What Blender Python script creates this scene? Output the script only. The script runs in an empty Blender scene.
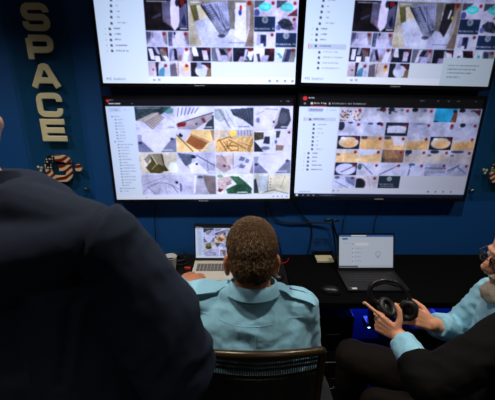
import bpy, bmesh, math, random
import numpy as np
from mathutils import Vector, Matrix, Quaternion
random.seed(4)
S = bpy.context.scene
COL = S.collection
PI = math.pi
V = Vector
def srgb(c):
    return tuple((x/255/12.92 if x/255 <= .04045 else ((x/255+.055)/1.055)**2.4) for x in c)
# ------------------------------------------------------------------ objects
def link(o, parent=None):
    COL.objects.link(o)
    if parent is not None:
        o.parent = parent
    return o
def tag(o, label=None, cat=None, group=None, kind=None):
    if label: o['label'] = label
    if cat: o['category'] = cat
    if group: o['group'] = group
    if kind: o['kind'] = kind
    return o
def thing(name, loc, label, cat, group=None, rz=0):
    o = bpy.data.objects.new(name, None); o.location = loc; o.rotation_euler = (0, 0, rz)
    o.empty_display_size = .05
    link(o); return tag(o, label, cat, group)
def obj(name, bm, mat, parent=None, smooth=True, world=True, bevel=0):
    """link a bmesh as one object; shapes are given in world space unless world=False"""
    me = bpy.data.meshes.new(name)
    if bevel:
        bmesh.ops.bevel(bm, geom=[e for e in bm.edges if e.is_manifold and e.calc_face_angle(0) > .6], offset=bevel, segments=2, affect='EDGES', profile=.6)
    if parent is not None and world:
        off = V(parent.location)
        p = parent.parent
        while p is not None:
            off += V(p.location); p = p.parent
        bmesh.ops.translate(bm, verts=bm.verts, vec=-off)
    bmesh.ops.recalc_face_normals(bm, faces=bm.faces)
    bm.to_mesh(me); bm.free()
    mats = mat if isinstance(mat, (list, tuple)) else [mat]
    for m in mats: me.materials.append(m)
    if smooth:
        for p in me.polygons: p.use_smooth = True
        try: me.set_sharp_from_angle(angle=.7)
        except Exception: pass
    return link(bpy.data.objects.new(name, me), parent)
def copy_tree(o, parent=None):
    c = o.copy(); COL.objects.link(c)
    if parent is not None: c.parent = parent
    for ch in list(o.children): copy_tree(ch, c)
    return c
# ------------------------------------------------------------------ shapes
def bm_new(): return bmesh.new()
def box(bm, x0, x1, y0, y1, z0, z1, rot=None, mi=0):
    r = bmesh.ops.create_cube(bm, size=1)
    vs = r['verts']
    bmesh.ops.scale(bm, verts=vs, vec=(x1-x0, y1-y0, z1-z0))
    if rot is not None: bmesh.ops.transform(bm, verts=vs, matrix=rot)
    bmesh.ops.translate(bm, verts=vs, vec=((x0+x1)/2, (y0+y1)/2, (z0+z1)/2))
    for f in {f for v in vs for f in v.link_faces}: f.material_index = mi
    return vs
def frame_of(d):
    d = V(d).normalized()
    a = V((0, 0, 1)) if abs(d.z) < .9 else V((1, 0, 0))
    s = d.cross(a).normalized(); return s, s.cross(d).normalized(), d
def cone(bm, p0, p1, r0, r1, n=20, caps=True):
    p0, p1 = V(p0), V(p1); s, t, d = frame_of(p1-p0)
    ra = [bm.verts.new(p0+(s*math.cos(k*2*PI/n)+t*math.sin(k*2*PI/n))*r0) for k in range(n)]
    rb = [bm.verts.new(p1+(s*math.cos(k*2*PI/n)+t*math.sin(k*2*PI/n))*r1) for k in range(n)]
    for k in range(n): bm.faces.new((ra[k], ra[(k+1) % n], rb[(k+1) % n], rb[k]))
    if caps: bm.faces.new(ra[::-1]); bm.faces.new(rb)
def ell(bm, c, r, rot=None, n=20):
    res = bmesh.ops.create_uvsphere(bm, u_segments=n, v_segments=max(8, n*2//3), radius=1)
    vs = res['verts']
    if isinstance(r, (int, float)): r = (r, r, r)
    bmesh.ops.scale(bm, verts=vs, vec=r)
    if rot is not None: bmesh.ops.transform(bm, verts=vs, matrix=rot.to_4x4())
    bmesh.ops.translate(bm, verts=vs, vec=V(c))
def cap(bm, p0, p1, r0, r1, n=16):
    cone(bm, p0, p1, r0, r1, n); ell(bm, p0, r0, n=n); ell(bm, p1, r1, n=n)
def spline(pts, k=8):
    P = [V(p) for p in pts]; out = []
    for i in range(len(P)-1):
        a = P[max(i-1, 0)]; b = P[i]; c = P[i+1]; d = P[min(i+2, len(P)-1)]
        for j in range(k):
            t = j/k
            out.append(.5*((2*b)+(c-a)*t+(2*a-5*b+4*c-d)*t*t+(3*b-a-3*c+d)*t**3))
    out.append(P[-1]); return out
def tube(bm, pts, r, n=10, k=8, sx=1, closed=False, raw=False):
    P = [V(p) for p in pts] if raw else spline(pts, k)
    N = len(P); rr = r if callable(r) else (lambda t: r)
    rings = []; up = None
    for i, p in enumerate(P):
        if closed: d = (P[(i+1) % N]-P[i-1]).normalized()
        else: d = (P[min(i+1, N-1)]-P[max(i-1, 0)]).normalized()
        if up is None: up = frame_of(d)[1]
        s = d.cross(up).normalized(); up = s.cross(d).normalized(); q = rr(i/max(1, N-1))
        rings.append([bm.verts.new(p+(s*math.cos(a*2*PI/n)*sx+up*math.sin(a*2*PI/n))*q) for a in range(n)])
    for i in range(N if closed else N-1):
        A, B = rings[i], rings[(i+1) % N]
        for a in range(n): bm.faces.new((A[a], A[(a+1) % n], B[(a+1) % n], B[a]))
    if not closed: bm.faces.new(rings[0][::-1]); bm.faces.new(rings[-1])
def lathe(bm, prof, c=(0, 0, 0), n=28):
    c = V(c); rings = []
    for r, z in prof:
        rings.append([bm.verts.new(c+V((r*math.cos(k*2*PI/n), r*math.sin(k*2*PI/n), z))) for k in range(n)])
    for A, B in zip(rings, rings[1:]):
        for k in range(n): bm.faces.new((A[k], A[(k+1) % n], B[(k+1) % n], B[k]))
    bm.faces.new(rings[0][::-1]); bm.faces.new(rings[-1])
def loft(bm, secs, n=28, pw=2.0):
    """secs: (centre, half-x vector, half-y vector); superellipse rings, capped"""
    rings = []
    for c, a, b in secs:
        c, a, b = V(c), V(a), V(b); R = []
        for k in range(n):
            co, si = math.cos(k*2*PI/n), math.sin(k*2*PI/n)
            co = math.copysign(abs(co)**(2/pw), co); si = math.copysign(abs(si)**(2/pw), si)
            R.append(bm.verts.new(c+a*co+b*si))
        rings.append(R)
    for A, B in zip(rings, rings[1:]):
        for k in range(n): bm.faces.new((A[k], A[(k+1) % n], B[(k+1) % n], B[k]))
    bm.faces.new(rings[0][::-1]); bm.faces.new(rings[-1])
def prism(bm, pts, o, ax, ay, depth, mi=0):
    """outline pts (2D) in plane (o, ax, ay), extruded by vector depth"""
    o, ax, ay, depth = V(o), V(ax), V(ay), V(depth)
    A = [bm.verts.new(o+ax*x+ay*y) for x, y in pts]; B = [bm.verts.new(v.co+depth) for v in A]
    n = len(A)
    fs = [bm.faces.new(A), bm.faces.new(B[::-1])]
    for k in range(n): fs.append(bm.faces.new((A[k], B[k], B[(k+1) % n], A[(k+1) % n])))
    for f in fs: f.material_index = mi
def remesh(bm, voxel, smooth=3, disp=None):
    """fuse overlapping closed shapes into one continuous skin"""
    me = bpy.data.meshes.new('tmp'); bmesh.ops.recalc_face_normals(bm, faces=bm.faces); bm.to_mesh(me); bm.free()
    o = bpy.data.objects.new('tmp', me); COL.objects.link(o)
    m = o.modifiers.new('r', 'REMESH'); m.mode = 'VOXEL'; m.voxel_size = voxel; m.use_smooth_shade = True
    if smooth:
        s = o.modifiers.new('s', 'SMOOTH'); s.iterations = smooth; s.factor = .5
    dg = bpy.context.evaluated_depsgraph_get()
    e = o.evaluated_get(dg)
    me2 = bpy.data.meshes.new_from_object(e)
    bpy.data.objects.remove(o); bpy.data.meshes.remove(me)
    out = bmesh.new(); out.from_mesh(me2); bpy.data.meshes.remove(me2)
    return out
# ------------------------------------------------------------------ materials
def mat(name, col, rough=.5, metal=0, spec=.5, noise=None, bump=None, emis=None, es=0, sheen=0, coat=0):
    m = bpy.data.materials.new(name); m.use_nodes = True
    nt = m.node_tree; b = nt.nodes['Principled BSDF']
    c = (*srgb(col), 1)
    b.inputs['Base Color'].default_value = c
    b.inputs['Roughness'].default_value = rough; b.inputs['Metallic'].default_value = metal
    b.inputs['Specular IOR Level'].default_value = spec
    if sheen: b.inputs['Sheen Weight'].default_value = sheen
    if coat: b.inputs['Coat Weight'].default_value = coat
    if emis: b.inputs['Emission Color'].default_value = (*srgb(emis), 1); b.inputs['Emission Strength'].default_value = es
    tc = nt.nodes.new('ShaderNodeTexCoord')
    if noise:
        sc, amt = noise
        n = nt.nodes.new('ShaderNodeTexNoise'); n.inputs['Scale'].default_value = sc; n.inputs['Detail'].default_value = 5
        nt.links.new(tc.outputs['Object'], n.inputs['Vector'])
        mx = nt.nodes.new('ShaderNodeMix'); mx.data_type = 'RGBA'
        mx.inputs[6].default_value = (*[x*(1-amt) for x in c[:3]], 1); mx.inputs[7].default_value = (*[min(1, x*(1+amt)) for x in c[:3]], 1)
        nt.links.new(n.outputs['Fac'], mx.inputs[0]); nt.links.new(mx.outputs[2], b.inputs['Base Color'])
    if bump:
        prev = None
        for sc, st, dist in bump:
            n = nt.nodes.new('ShaderNodeTexNoise'); n.inputs['Scale'].default_value = sc; n.inputs['Detail'].default_value = 3
            nt.links.new(tc.outputs['Object'], n.inputs['Vector'])
            u = nt.nodes.new('ShaderNodeBump'); u.inputs['Strength'].default_value = st; u.inputs['Distance'].default_value = dist
            nt.links.new(n.outputs['Fac'], u.inputs['Height'])
            if prev: nt.links.new(prev.outputs['Normal'], u.inputs['Normal'])
            prev = u
        nt.links.new(prev.outputs['Normal'], b.inputs['Normal'])
    return m
M = {}
M['wall'] = mat('blue_wall_paint', (8, 78, 144), .62, noise=(2, .06), bump=[(140, .15, .002)])
M['darkwall'] = mat('dark_room_paint', (40, 44, 52), .8, noise=(2, .1), bump=[(120, .1, .002)])
M['floor'] = mat('dark_carpet', (34, 34, 38), .95, noise=(160, .4), bump=[(300, .5, .003)])
M['ceil'] = mat('ceiling_tile', (150, 150, 150), .9, noise=(80, .1), bump=[(90, .4, .003)])
M['black'] = mat('black_plastic', (14, 14, 15), .38, noise=(40, .15), bump=[(400, .1, .0005)])
M['bezel'] = mat('bezel_plastic', (20, 18, 17), .34, noise=(30, .1))
M['rubber'] = mat('black_cable_sheath', (10, 10, 11), .5, noise=(60, .2))
M['cloth_black'] = mat('black_table_surface', (6, 6, 7), .85, spec=.08, noise=(60, .25), bump=[(500, .25, .001)])
M['wood_dark'] = mat('dark_brown_laminate', (20, 15, 12), .6, spec=.3, noise=(18, .25), bump=[(60, .1, .001)])
M['chrome'] = mat('brushed_steel', (200, 198, 190), .25, 1, noise=(80, .1))
M['silver'] = mat('silver_laptop_shell', (222, 214, 198), .45, .15, noise=(90, .05))
M['darkshell'] = mat('dark_laptop_shell', (34, 34, 36), .42, .2, noise=(90, .1))
M['key'] = mat('black_keycap', (44, 44, 46), .5, noise=(90, .2))
M['keysilver'] = mat('grey_keycap', (104, 100, 94), .5, noise=(90, .1))
M['gold'] = mat('pale_gold_letter', (236, 224, 178), .5, 0, noise=(14, .05))
M['paper'] = mat('cream_paper', (208, 196, 160), .8, noise=(30, .05))
M['white'] = mat('white_card', (215, 215, 212), .6, noise=(30, .04))
M['orange'] = mat('orange_plastic', (215, 70, 25), .5, noise=(30, .1))
M['red'] = mat('red_plastic', (190, 25, 25), .5, noise=(30, .1))
M['skin'] = mat('tan_skin', (214, 142, 104), .5, noise=(35, .12), bump=[(180, .15, .001)])
M['skin2'] = mat('ruddy_skin', (232, 160, 122), .48, noise=(35, .14), bump=[(160, .2, .001)])
M['nail'] = mat('finger_nail', (228, 178, 158), .3, noise=(50, .04))
M['shirt'] = mat('light_blue_shirt', (150, 208, 228), .75, noise=(8, .05), bump=[(9, .55, .02), (26, .3, .008), (900, .15, .0006)], sheen=.2)
M['navy_tab'] = mat('navy_slider', (24, 34, 84), .7, noise=(60, .1), bump=[(500, .2, .001)])
M['suit'] = mat('navy_suit_wool', (40, 48, 64), .85, spec=.2, noise=(300, .25), bump=[(7, .5, .02), (800, .25, .0006)])
M['jacket'] = mat('black_jacket_wool', (12, 10, 9), .85, noise=(200, .3), bump=[(8, .5, .02), (700, .25, .0006)], spec=.15)
M['trouser'] = mat('dark_brown_trousers', (24, 18, 14), .85, spec=.15, noise=(200, .2), bump=[(9, .5, .015), (700, .2, .0006)])
M['trouser_navy'] = mat('dark_navy_trousers', (18, 20, 28), .85, noise=(200, .2), bump=[(9, .5, .015)])
M['shoe'] = mat('black_leather', (14, 12, 11), .35, noise=(30, .2), bump=[(90, .2, .001)])
M['hair'] = mat('short_brown_hair', (66, 42, 16), .6, spec=.25, noise=(150, .6), bump=[(420, .9, .004)])
M['hair_light'] = mat('light_brown_hair_strand', (124, 88, 38), .5, spec=.4, noise=(90, .4))
M['hair_dark'] = mat('dark_brown_hair_strand', (66, 43, 18), .5, spec=.3, noise=(90, .4))
M['grey_hair'] = mat('grey_hair', (150, 142, 130), .6, noise=(260, .35), bump=[(300, .8, .004)])
M['beard'] = mat('greying_beard', (222, 200, 176), .7, noise=(260, .4), bump=[(280, .9, .004)])
M['bronze'] = mat('bronze_painted_frame', (66, 53, 34), .28, .5, noise=(40, .1))
M['mesh'] = mat('dark_woven_mesh', (24, 21, 17), .7, noise=(300, .3))
M['bead'] = mat('brown_bead', (70, 38, 24), .35, noise=(60, .3))
M['eye'] = mat('eye_white', (225, 220, 212), .2, noise=(60, .03))
M['iris'] = mat('brown_iris', (50, 32, 20), .2, noise=(90, .2))
M['pad'] = mat('ear_cushion', (26, 24, 22), .45, noise=(60, .2), bump=[(120, .2, .001)])
M['led'] = mat('blue_led', (10, 20, 200), .4, emis=(50, 70, 255), es=9)
M['led_white'] = mat('white_blue_led', (120, 150, 255), .4, emis=(120, 160, 255), es=9)
M['lamp'] = mat('lamp_lens', (240, 240, 235), .4, emis=(255, 246, 232), es=4)
M['lens'] = None
def glass(name, tint, gl=.08, diff=None):
    m = bpy.data.materials.new(name); m.use_nodes = True; nt = m.node_tree
    for n in list(nt.nodes):
        if n.type != 'OUTPUT_MATERIAL': nt.nodes.remove(n)
    out = [n for n in nt.nodes][0]
    t = nt.nodes.new('ShaderNodeBsdfTransparent'); t.inputs[0].default_value = (*tint, 1)
    g = nt.nodes.new('ShaderNodeBsdfGlossy'); g.inputs['Roughness'].default_value = .06
    mx = nt.nodes.new('ShaderNodeMixShader'); mx.inputs[0].default_value = gl
    nt.links.new(t.outputs[0], mx.inputs[1]); nt.links.new(g.outputs[0], mx.inputs[2])
    last = mx
    if diff:
        d = nt.nodes.new('ShaderNodeBsdfDiffuse'); d.inputs[0].default_value = (*srgb(diff[0]), 1)
        m2 = nt.nodes.new('ShaderNodeMixShader'); m2.inputs[0].default_value = diff[1]
        nt.links.new(mx.outputs[0], m2.inputs[1]); nt.links.new(d.outputs[0], m2.inputs[2]); last = m2
    nt.links.new(last.outputs[0], out.inputs[0]); return m
M['acrylic'] = glass('clear_acrylic', (.80, .93, .93), .04, ((60, 120, 130), .06))
M['lens'] = glass('spectacle_lens', (.95, .95, .94), .02)
def flag_mat():
    m = bpy.data.materials.new('stars_and_stripes_enamel'); m.use_nodes = True; nt = m.node_tree; L = nt.links
    b = nt.nodes['Principled BSDF']; b.inputs['Roughness'].default_value = .4
    N = nt.nodes.new
    tc = N('ShaderNodeTexCoord'); sp = N('ShaderNodeSeparateXYZ'); L.new(tc.outputs['Object'], sp.inputs[0])
    def mth(op, a, bb=None, c=None):
        n = N('ShaderNodeMath'); n.operation = op
        for i, q in enumerate((a, bb, c)):
            if q is None: continue
            if isinstance(q, (int, float)): n.inputs[i].default_value = q
            else: L.new(q, n.inputs[i])
        return n.outputs[0]
    X, Z = sp.outputs[0], sp.outputs[2]
    w = mth('MULTIPLY', mth('SINE', mth('MULTIPLY', X, 60)), .006)
    ph = mth('MULTIPLY', mth('ADD', mth('SUBTRACT', Z, mth('MULTIPLY', X, .45)), w), 180)
    red = mth('GREATER_THAN', mth('SINE', ph), -.05)
    mx = N('ShaderNodeMix'); mx.data_type = 'RGBA'; L.new(red, mx.inputs[0])
    mx.inputs[6].default_value = (*srgb((226, 206, 160)), 1); mx.inputs[7].default_value = (*srgb((122, 22, 18)), 1)
    nav = mth('MULTIPLY', mth('LESS_THAN', X, -.018), mth('GREATER_THAN', mth('ADD', Z, mth('MULTIPLY', X, .5)), -.04))
    vo = N('ShaderNodeTexVoronoi'); vo.inputs['Scale'].default_value = 62; vo.inputs['Randomness'].default_value = .35; L.new(tc.outputs['Object'], vo.inputs['Vector'])
    st = mth('LESS_THAN', vo.outputs['Distance'], .30)
    m2 = N('ShaderNodeMix'); m2.data_type = 'RGBA'; L.new(st, m2.inputs[0])
    m2.inputs[6].default_value = (*srgb((10, 14, 34)), 1); m2.inputs[7].default_value = (*srgb((226, 214, 180)), 1)
    m3 = N('ShaderNodeMix'); m3.data_type = 'RGBA'; L.new(nav, m3.inputs[0]); L.new(mx.outputs[2], m3.inputs[6]); L.new(m2.outputs[2], m3.inputs[7])
    L.new(m3.outputs[2], b.inputs['Base Color']); return m
M['flag'] = flag_mat()
def screen_mat(name, strength, falloff):
    m = bpy.data.materials.new(name); m.use_nodes = True; nt = m.node_tree; L = nt.links
    b = nt.nodes['Principled BSDF']; b.inputs['Base Color'].default_value = (.004, .004, .004, 1); b.inputs['Roughness'].default_value = .45
    a = nt.nodes.new('ShaderNodeAttribute'); a.attribute_name = 'Col'
    L.new(a.outputs['Color'], b.inputs['Emission Color'])
    # an LCD panel radiates less towards the side: emission falls with the angle to its normal
    g = nt.nodes.new('ShaderNodeNewGeometry')
    d = nt.nodes.new('ShaderNodeVectorMath'); d.operation = 'DOT_PRODUCT'
    L.new(g.outputs['Normal'], d.inputs[0]); L.new(g.outputs['Incoming'], d.inputs[1])
    ab = nt.nodes.new('ShaderNodeMath'); ab.operation = 'ABSOLUTE'; L.new(d.outputs['Value'], ab.inputs[0])
    pw = nt.nodes.new('ShaderNodeMath'); pw.operation = 'POWER'; pw.inputs[1].default_value = falloff; L.new(ab.outputs[0], pw.inputs[0])
    ml = nt.nodes.new('ShaderNodeMath'); ml.operation = 'MULTIPLY'; ml.inputs[1].default_value = strength; L.new(pw.outputs[0], ml.inputs[0])
    L.new(ml.outputs[0], b.inputs['Emission Strength']); return m
M['screen'] = screen_mat('lcd_panel', 1.52, 5.4)
M['lapscreen'] = screen_mat('laptop_lcd_panel', .9, 1.5)
M['lapscreen2'] = screen_mat('dim_laptop_lcd_panel', .66, 1.2)
# ------------------------------------------------------------------ screen pictures (rasterised shapes -> colour per mesh vertex)
F5 = {'P': '111101111100100', 'T': '111010010010010', 'Z': '111001010100111', 'C': '111100100100111', 'M': '101111111101101', 'R': '110101110101101',
 'V': '101101101101010', 'F': '111100110100100', 'a': '000011101101011', 'c': '000011100100011', 'd': '001001011101011', 'e': '000010111100011',
 'f': '011010111010010', 'g': '000011101011110', 'i': '010000010010010', 'l': '010010010010010', 'm': '000111111101101', 'n': '000110101101101',
 'o': '000010101101010', 'r': '000011010010010', 's': '000011110011110', 't': '010111010010011', 'u': '000101101101011', 'w': '000101101111111',
 'v': '000101101101010', ',': '000000000010100', 'S': '011100010001110', 'y': '000101101011110'}
class Pic:
    def __init__(s, w, h, bg):
        s.w, s.h = w, h; s.a = np.zeros((h, w, 3)); s.a[:] = bg; s.rng = np.random.RandomState(7)
        s.view(0, 0, 1, 1)
    def view(s, u0, v0, u1, v1):
        s.x0, s.y0 = u0*s.w, v0*s.h; s.sx, s.sy = (u1-u0)*s.w, (v1-v0)*s.h
        a, b = int(round(s.x0)), int(round(s.x0+s.sx)); c, d = int(round(s.y0)), int(round(s.y0+s.sy))
        a, c = max(a, 0), max(c, 0); b, d = min(b, s.w), min(d, s.h)
        s.t = s.a[c:d, a:b]
        yy, xx = np.mgrid[c:d, a:b]
        s.X = (xx+.5-s.x0)/s.sx; s.Y = (yy+.5-s.y0)/s.sy; return s
    def fill(s, c): s.t[:] = c; return s
    def grad(s, c0, c1, ax=1, a=0, b=1):
        k = np.clip(((s.Y if ax else s.X)-a)/(b-a), 0, 1)[..., None]
        s.t[:] = np.array(c0)*(1-k)+np.array(c1)*k; return s
    def put(s, m, c, al=1):
        m = (m*al)[..., None]; s.t[:] = s.t*(1-m)+np.array(c)*m; return s
    def rect(s, x0, y0, x1, y1, c, al=1): return s.put(((s.X >= x0) & (s.X < x1) & (s.Y >= y0) & (s.Y < y1)).astype(float), c, al)
    def e(s, cx, cy, rx, ry, c, al=1, soft=.15):
        d = np.sqrt(((s.X-cx)/rx)**2+((s.Y-cy)/ry)**2); return s.put(np.clip((1-d)/soft+.5, 0, 1), c, al)
    def poly(s, pts, c, al=1):
        ins = np.zeros(s.X.shape, bool); n = len(pts)
        for i in range(n):
            (x1, y1), (x2, y2) = pts[i], pts[(i+1) % n]
            if y1 == y2: continue
            ins ^= ((s.Y > y1) != (s.Y > y2)) & (s.X < (x2-x1)*(s.Y-y1)/(y2-y1)+x1)
        return s.put(ins.astype(float), c, al)
    def line(s, x1, y1, x2, y2, w, c, al=1):
        px, py = (s.X-x1)*s.sx, (s.Y-y1)*s.sy; dx, dy = (x2-x1)*s.sx, (y2-y1)*s.sy
        t = np.clip((px*dx+py*dy)/(dx*dx+dy*dy+1e-9), 0, 1); d = np.hypot(px-t*dx, py-t*dy)
        return s.put(np.clip(w/2-d+.5, 0, 1), c, al)
    def noise(s, amt, k=3):
        h, w = s.t.shape[:2]
        n = s.rng.rand(h//k+2, w//k+2)
        yi, xi = np.arange(h)/k, np.arange(w)/k; y0, x0 = yi.astype(int), xi.astype(int); fy, fx = (yi-y0)[:, None], (xi-x0)[None]
        q = (n[y0][:, x0]*(1-fy)*(1-fx)+n[y0+1][:, x0]*fy*(1-fx)+n[y0][:, x0+1]*(1-fy)*fx+n[y0+1][:, x0+1]*fy*fx)
        s.t += ((q-.5)*2*amt)[..., None]; return s
    def dot(s, x=.86, y=.16, r=3.7):
        r = min(r, 5)
        s.e(x, y, r/s.sx, r/s.sy, (132, 24, 34), .85, .5); return s.e(x, y, 1.8/s.sx, 1.8/s.sy, (70, 5, 10), .6, .5)
    def text(s, u, v, txt, c, px=1.0, al=1):
        x = u*s.w; y = v*s.h
        for ch in txt:
            if ch in F5:
                for k, b in enumerate(F5[ch]):
                    if b == '1':
                        a0, b0 = x+(k % 3)*px, y+(k//3)*px
                        ya, yb = int(b0), max(int(b0)+1, int(b0+px)); xa, xb = int(a0), max(int(a0)+1, int(a0+px))
                        s.a[ya:yb, xa:xb] = s.a[ya:yb, xa:xb]*(1-al)+np.array(c)*al
            x += 4*px
    def scr(s, u, v, n, c, al=.6):
        """blurred illegible line of small print"""
        x = int(u*s.w); y = int(v*s.h)
        for k in range(n):
            if s.rng.rand() < .85: s.a[y:y+2+(s.rng.rand() < .4), x+k] = s.a[y:y+2+(s.rng.rand() < .4), x+k][:1]*(1-al)+np.array(c)*al
    def icon(s, u, v, c=(70, 80, 110)):
        x, y = int(u*s.w), int(v*s.h); s.a[y-2:y+3, x-2:x+3] = c; s.a[y-2, x+2] = (200, 210, 235)
W_, L_ = (222, 226, 246), (182, 186, 220)
PW, PH = 440, 248
def c_tiles(p, u0, v0, du, dv, g=.003):
    def T(i, j, w=1): return p.view(u0+du*j+g, v0+dv*i+g, u0+du*(j+w)-g*.4, v0+dv*(i+1)-g)
    t = T(0, 0).fill((186, 190, 222)); t.poly([(0, 0), (.95, 0), (.7, .3), (.5, .5), (0, .62)], (44, 60, 68)); t.noise(22, 5)
    t.e(.86, .18, .12, .14, (30, 110, 110), .6); t.poly([(0, .62), (.45, .28), (.62, .25), (.3, .66)], (158, 154, 152)); t.poly([(.2, .62), (.56, .25), (.74, .52), (.42, 1)], (196, 184, 182))
    for k in range(8): t.line(.22+.05*k, .66-.045*k, .42+.045*k, .98-.07*k, 1.3, (60, 55, 70))
    t.rect(.05, .04, .65, .09, (150, 160, 170), .5); t.rect(.8, .88, .98, .93, (90, 95, 120), .5)
    t = T(0, 1).fill((200, 204, 234)); t.noise(6, 8)
    for k in range(6): t.line(.06+.09*k, .42-.03*k, .10+.1*k, .06, 1.8+.2*(k % 2), (70, 72, 100))
    t.poly([(0, .78), (.95, .3), (1, .45), (.5, 1), (.05, 1)], (150, 144, 158)); t.line(.05, .74, .98, .26, 2, (54, 40, 48)); t.poly([(.03, .74), (.28, .68), (.25, .86), (.05, .9)], (104, 22, 36))
    t.poly([(.66, .52), (.74, .48), (.8, .68), (.72, .72)], (110, 50, 60)); t.poly([(1, .35), (.85, .62), (.72, .98), (1, 1)], (44, 54, 66)); t.line(.55, 1, .95, .5, 1.5, (210, 205, 200)); t.e(.54, .76, .03, .04, (40, 40, 60)); t.rect(.7, .88, .95, .93, (220, 225, 235), .7)
    t = T(0, 2).fill((196, 200, 228)); t.poly([(0, .1), (.2, .1), (.3, .55), (.12, .7), (0, .5)], (150, 160, 172)); t.line(.13, .15, .38, .9, 3, (92, 104, 112), .7); t.line(.28, .15, .52, .9, 1.3, (120, 125, 150), .8)
    t.poly([(.4, .12), (1, .05), (1, .9), (.72, .56), (.48, .38)], (48, 58, 78)); t.noise(14, 4)
    for k in range(6): t.line(.5+.08*k, .12, .62+.07*k, .5+.05*k, 1, (110, 118, 140), .8)
    t.rect(.6, .86, .9, .91, (90, 95, 130), .6)
    t = T(0, 3).fill((206, 206, 230)); t.e(.1, .6, .05, .12, (90, 95, 150), .7); t.line(.05, .35, .25, .2, 1.2, (140, 140, 180)); t.line(.3, .1, .6, .14, 3, (130, 138, 165), .7)
    t.poly([(.7, .05), (.9, .12), (.96, .6), (.86, .98), (.52, .98), (.62, .5)], (52, 58, 76)); t.e(.75, .5, .12, .25, (74, 80, 98), .8); t.noise(7, 3); t.e(.52, .68, .035, .06, (20, 20, 40)); t.poly([(.6, .3), (.68, .05), (.6, .8), (.45, 1)], (176, 170, 180), .8); t.rect(.7, .88, .92, .93, (230, 230, 240), .7)
    def vee(i, j):
        t = T(i, j).fill((204, 206, 238)); t.poly([(0, .35), (.12, .5), (.4, 1), (0, 1)], (112, 118, 150)); t.poly([(1, .35), (.86, .45), (.58, 1), (1, 1)], (112, 118, 146)); t.poly([(0, .2), (.12, .2), (.1, .5), (0, .6)], (142, 146, 176))
        t.e(.06, .58, .05, .07, (30, 34, 60), .8); t.e(.9, .4, .05, .06, (30, 34, 60), .8); t.noise(6, 5); t.rect(.15, .06, .6, .1, (150, 155, 190), .5); t.rect(.6, .88, .9, .93, (230, 232, 245), .8)
    vee(1, 0)
    t = T(1, 1).fill((222, 192, 148)); t.noise(10, 10); t.poly([(0, 0), (.42, 0), (.24, .5), (0, .2)], (190, 194, 226)); t.poly([(.38, .22), (.82, .58), (.6, .98), (.24, .55)], (134, 80, 50)); t.line(0, .2, .42, .98, 2, (60, 54, 50)); t.line(.38, .18, .86, .55, 1.6, (110, 80, 56))
    t.poly([(.05, .25), (.1, .12), (.18, .25), (.12, .34)], (20, 24, 40)); t.poly([(.98, .3), (.7, .98), (1, 1)], (186, 182, 176)); t.poly([(.9, .0), (1, .0), (1, .5), (.94, .4)], (150, 128, 96)); t.rect(.5, .88, .8, .93, (235, 230, 225), .8)
    t = T(1, 2).fill((206, 170, 120)); t.poly([(0, 0), (1, 0), (1, .3), (.4, .35), (0, .4)], (190, 176, 160)); t.rect(.55, .0, .95, .28, (168, 170, 190)); t.noise(22, 3); t.poly([(.38, .05), (.55, .05), (.55, .28), (.4, .3)], (232, 196, 90))
    for k in range(5): t.line(.6+.08*k, .02, .61+.08*k, .26, 1.2, (90, 84, 84))
    for a in ((.05, .5, .4, .3), (.4, .35, .95, .75), (.36, .45, .8, .85), (.22, .55, .42, .95), (.42, .55, .24, .95), (.3, .5, .34, .9), (.24, .75, .5, .72), (.1, .45, .3, .98), (.4, .7, .6, .75), (.4, .95, .6, .92), (.6, .75, .6, .95), (.85, .9, .98, .4)): t.line(*a, 1.8, (96, 62, 34))
    t.line(.45, .4, .9, .68, 1.5, (240, 225, 190)); t.line(.88, 1, 1, .5, 2.5, (120, 84, 40))
    t = T(1, 3).fill((196, 200, 226)); t.poly([(0, .1), (.25, .12), (.25, .42), (0, .5)], (62, 58, 48)); t.noise(16, 4); t.poly([(.28, .3), (.42, .3), (.42, .65), (.24, .62)], (34, 40, 62)); t.poly([(0, .5), (.12, .7), (.25, 1), (0, 1)], (28, 32, 46)); t.rect(.62, .05, .98, .7, (206, 204, 224)); t.poly([(.58, .05), (.7, .05), (.66, .35), (.58, .38)], (52, 62, 60)); t.e(.58, .55, .03, .1, (50, 60, 150), .8)
    t.poly([(.58, .68), (.8, .72), (.76, .95), (.58, .95)], (138, 108, 100)); t.e(.3, .84, .12, .08, (50, 60, 90), .7); t.dot(.92, .12, 3.2); t.rect(.05, .06, .5, .1, (235, 235, 240), .7)
    t = T(2, 0).fill((206, 200, 186)); t.poly([(.12, .3), (.28, .05), (.36, .1), (.2, .55)], (120, 118, 112)); t.poly([(.3, .04), (.62, .06), (.66, .6), (.76, .85), (.5, .98), (.26, .95), (.14, .7), (.3, .4)], (66, 60, 30)); t.poly([(.3, .05), (.58, .06), (.62, .62), (.44, .5)], (128, 122, 100)); t.noise(9, 4); t.line(.3, .05, .46, .55, 2.2, (196, 190, 172)); t.line(.46, .5, .3, .8, 1.2, (180, 170, 140)); t.e(.9, .7, .14, .25, (226, 236, 230), .9); t.rect(.6, .88, .9, .93, (240, 240, 235), .9)
    t = T(2, 1).fill((168, 172, 200)); t.poly([(0, .02), (.42, .1), (.35, .5), (.2, .65)], (74, 84, 108)); t.noise(14, 3); t.poly([(0, .2), (.22, .68), (.5, 1), (0, 1)], (206, 208, 234)); t.poly([(.28, .62), (.5, .4), (.8, 1), (.35, 1)], (224, 226, 244)); t.e(.5, .54, .035, .05, (20, 20, 50)); t.line(.5, .12, .98, .62, 2.2, (70, 78, 104)); t.line(.78, .3, .8, .9, 1.3, (90, 96, 124)); t.e(.42, .2, .07, .08, (30, 36, 56)); t.rect(.8, .88, .95, .93, (235, 235, 245), .8)
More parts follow.
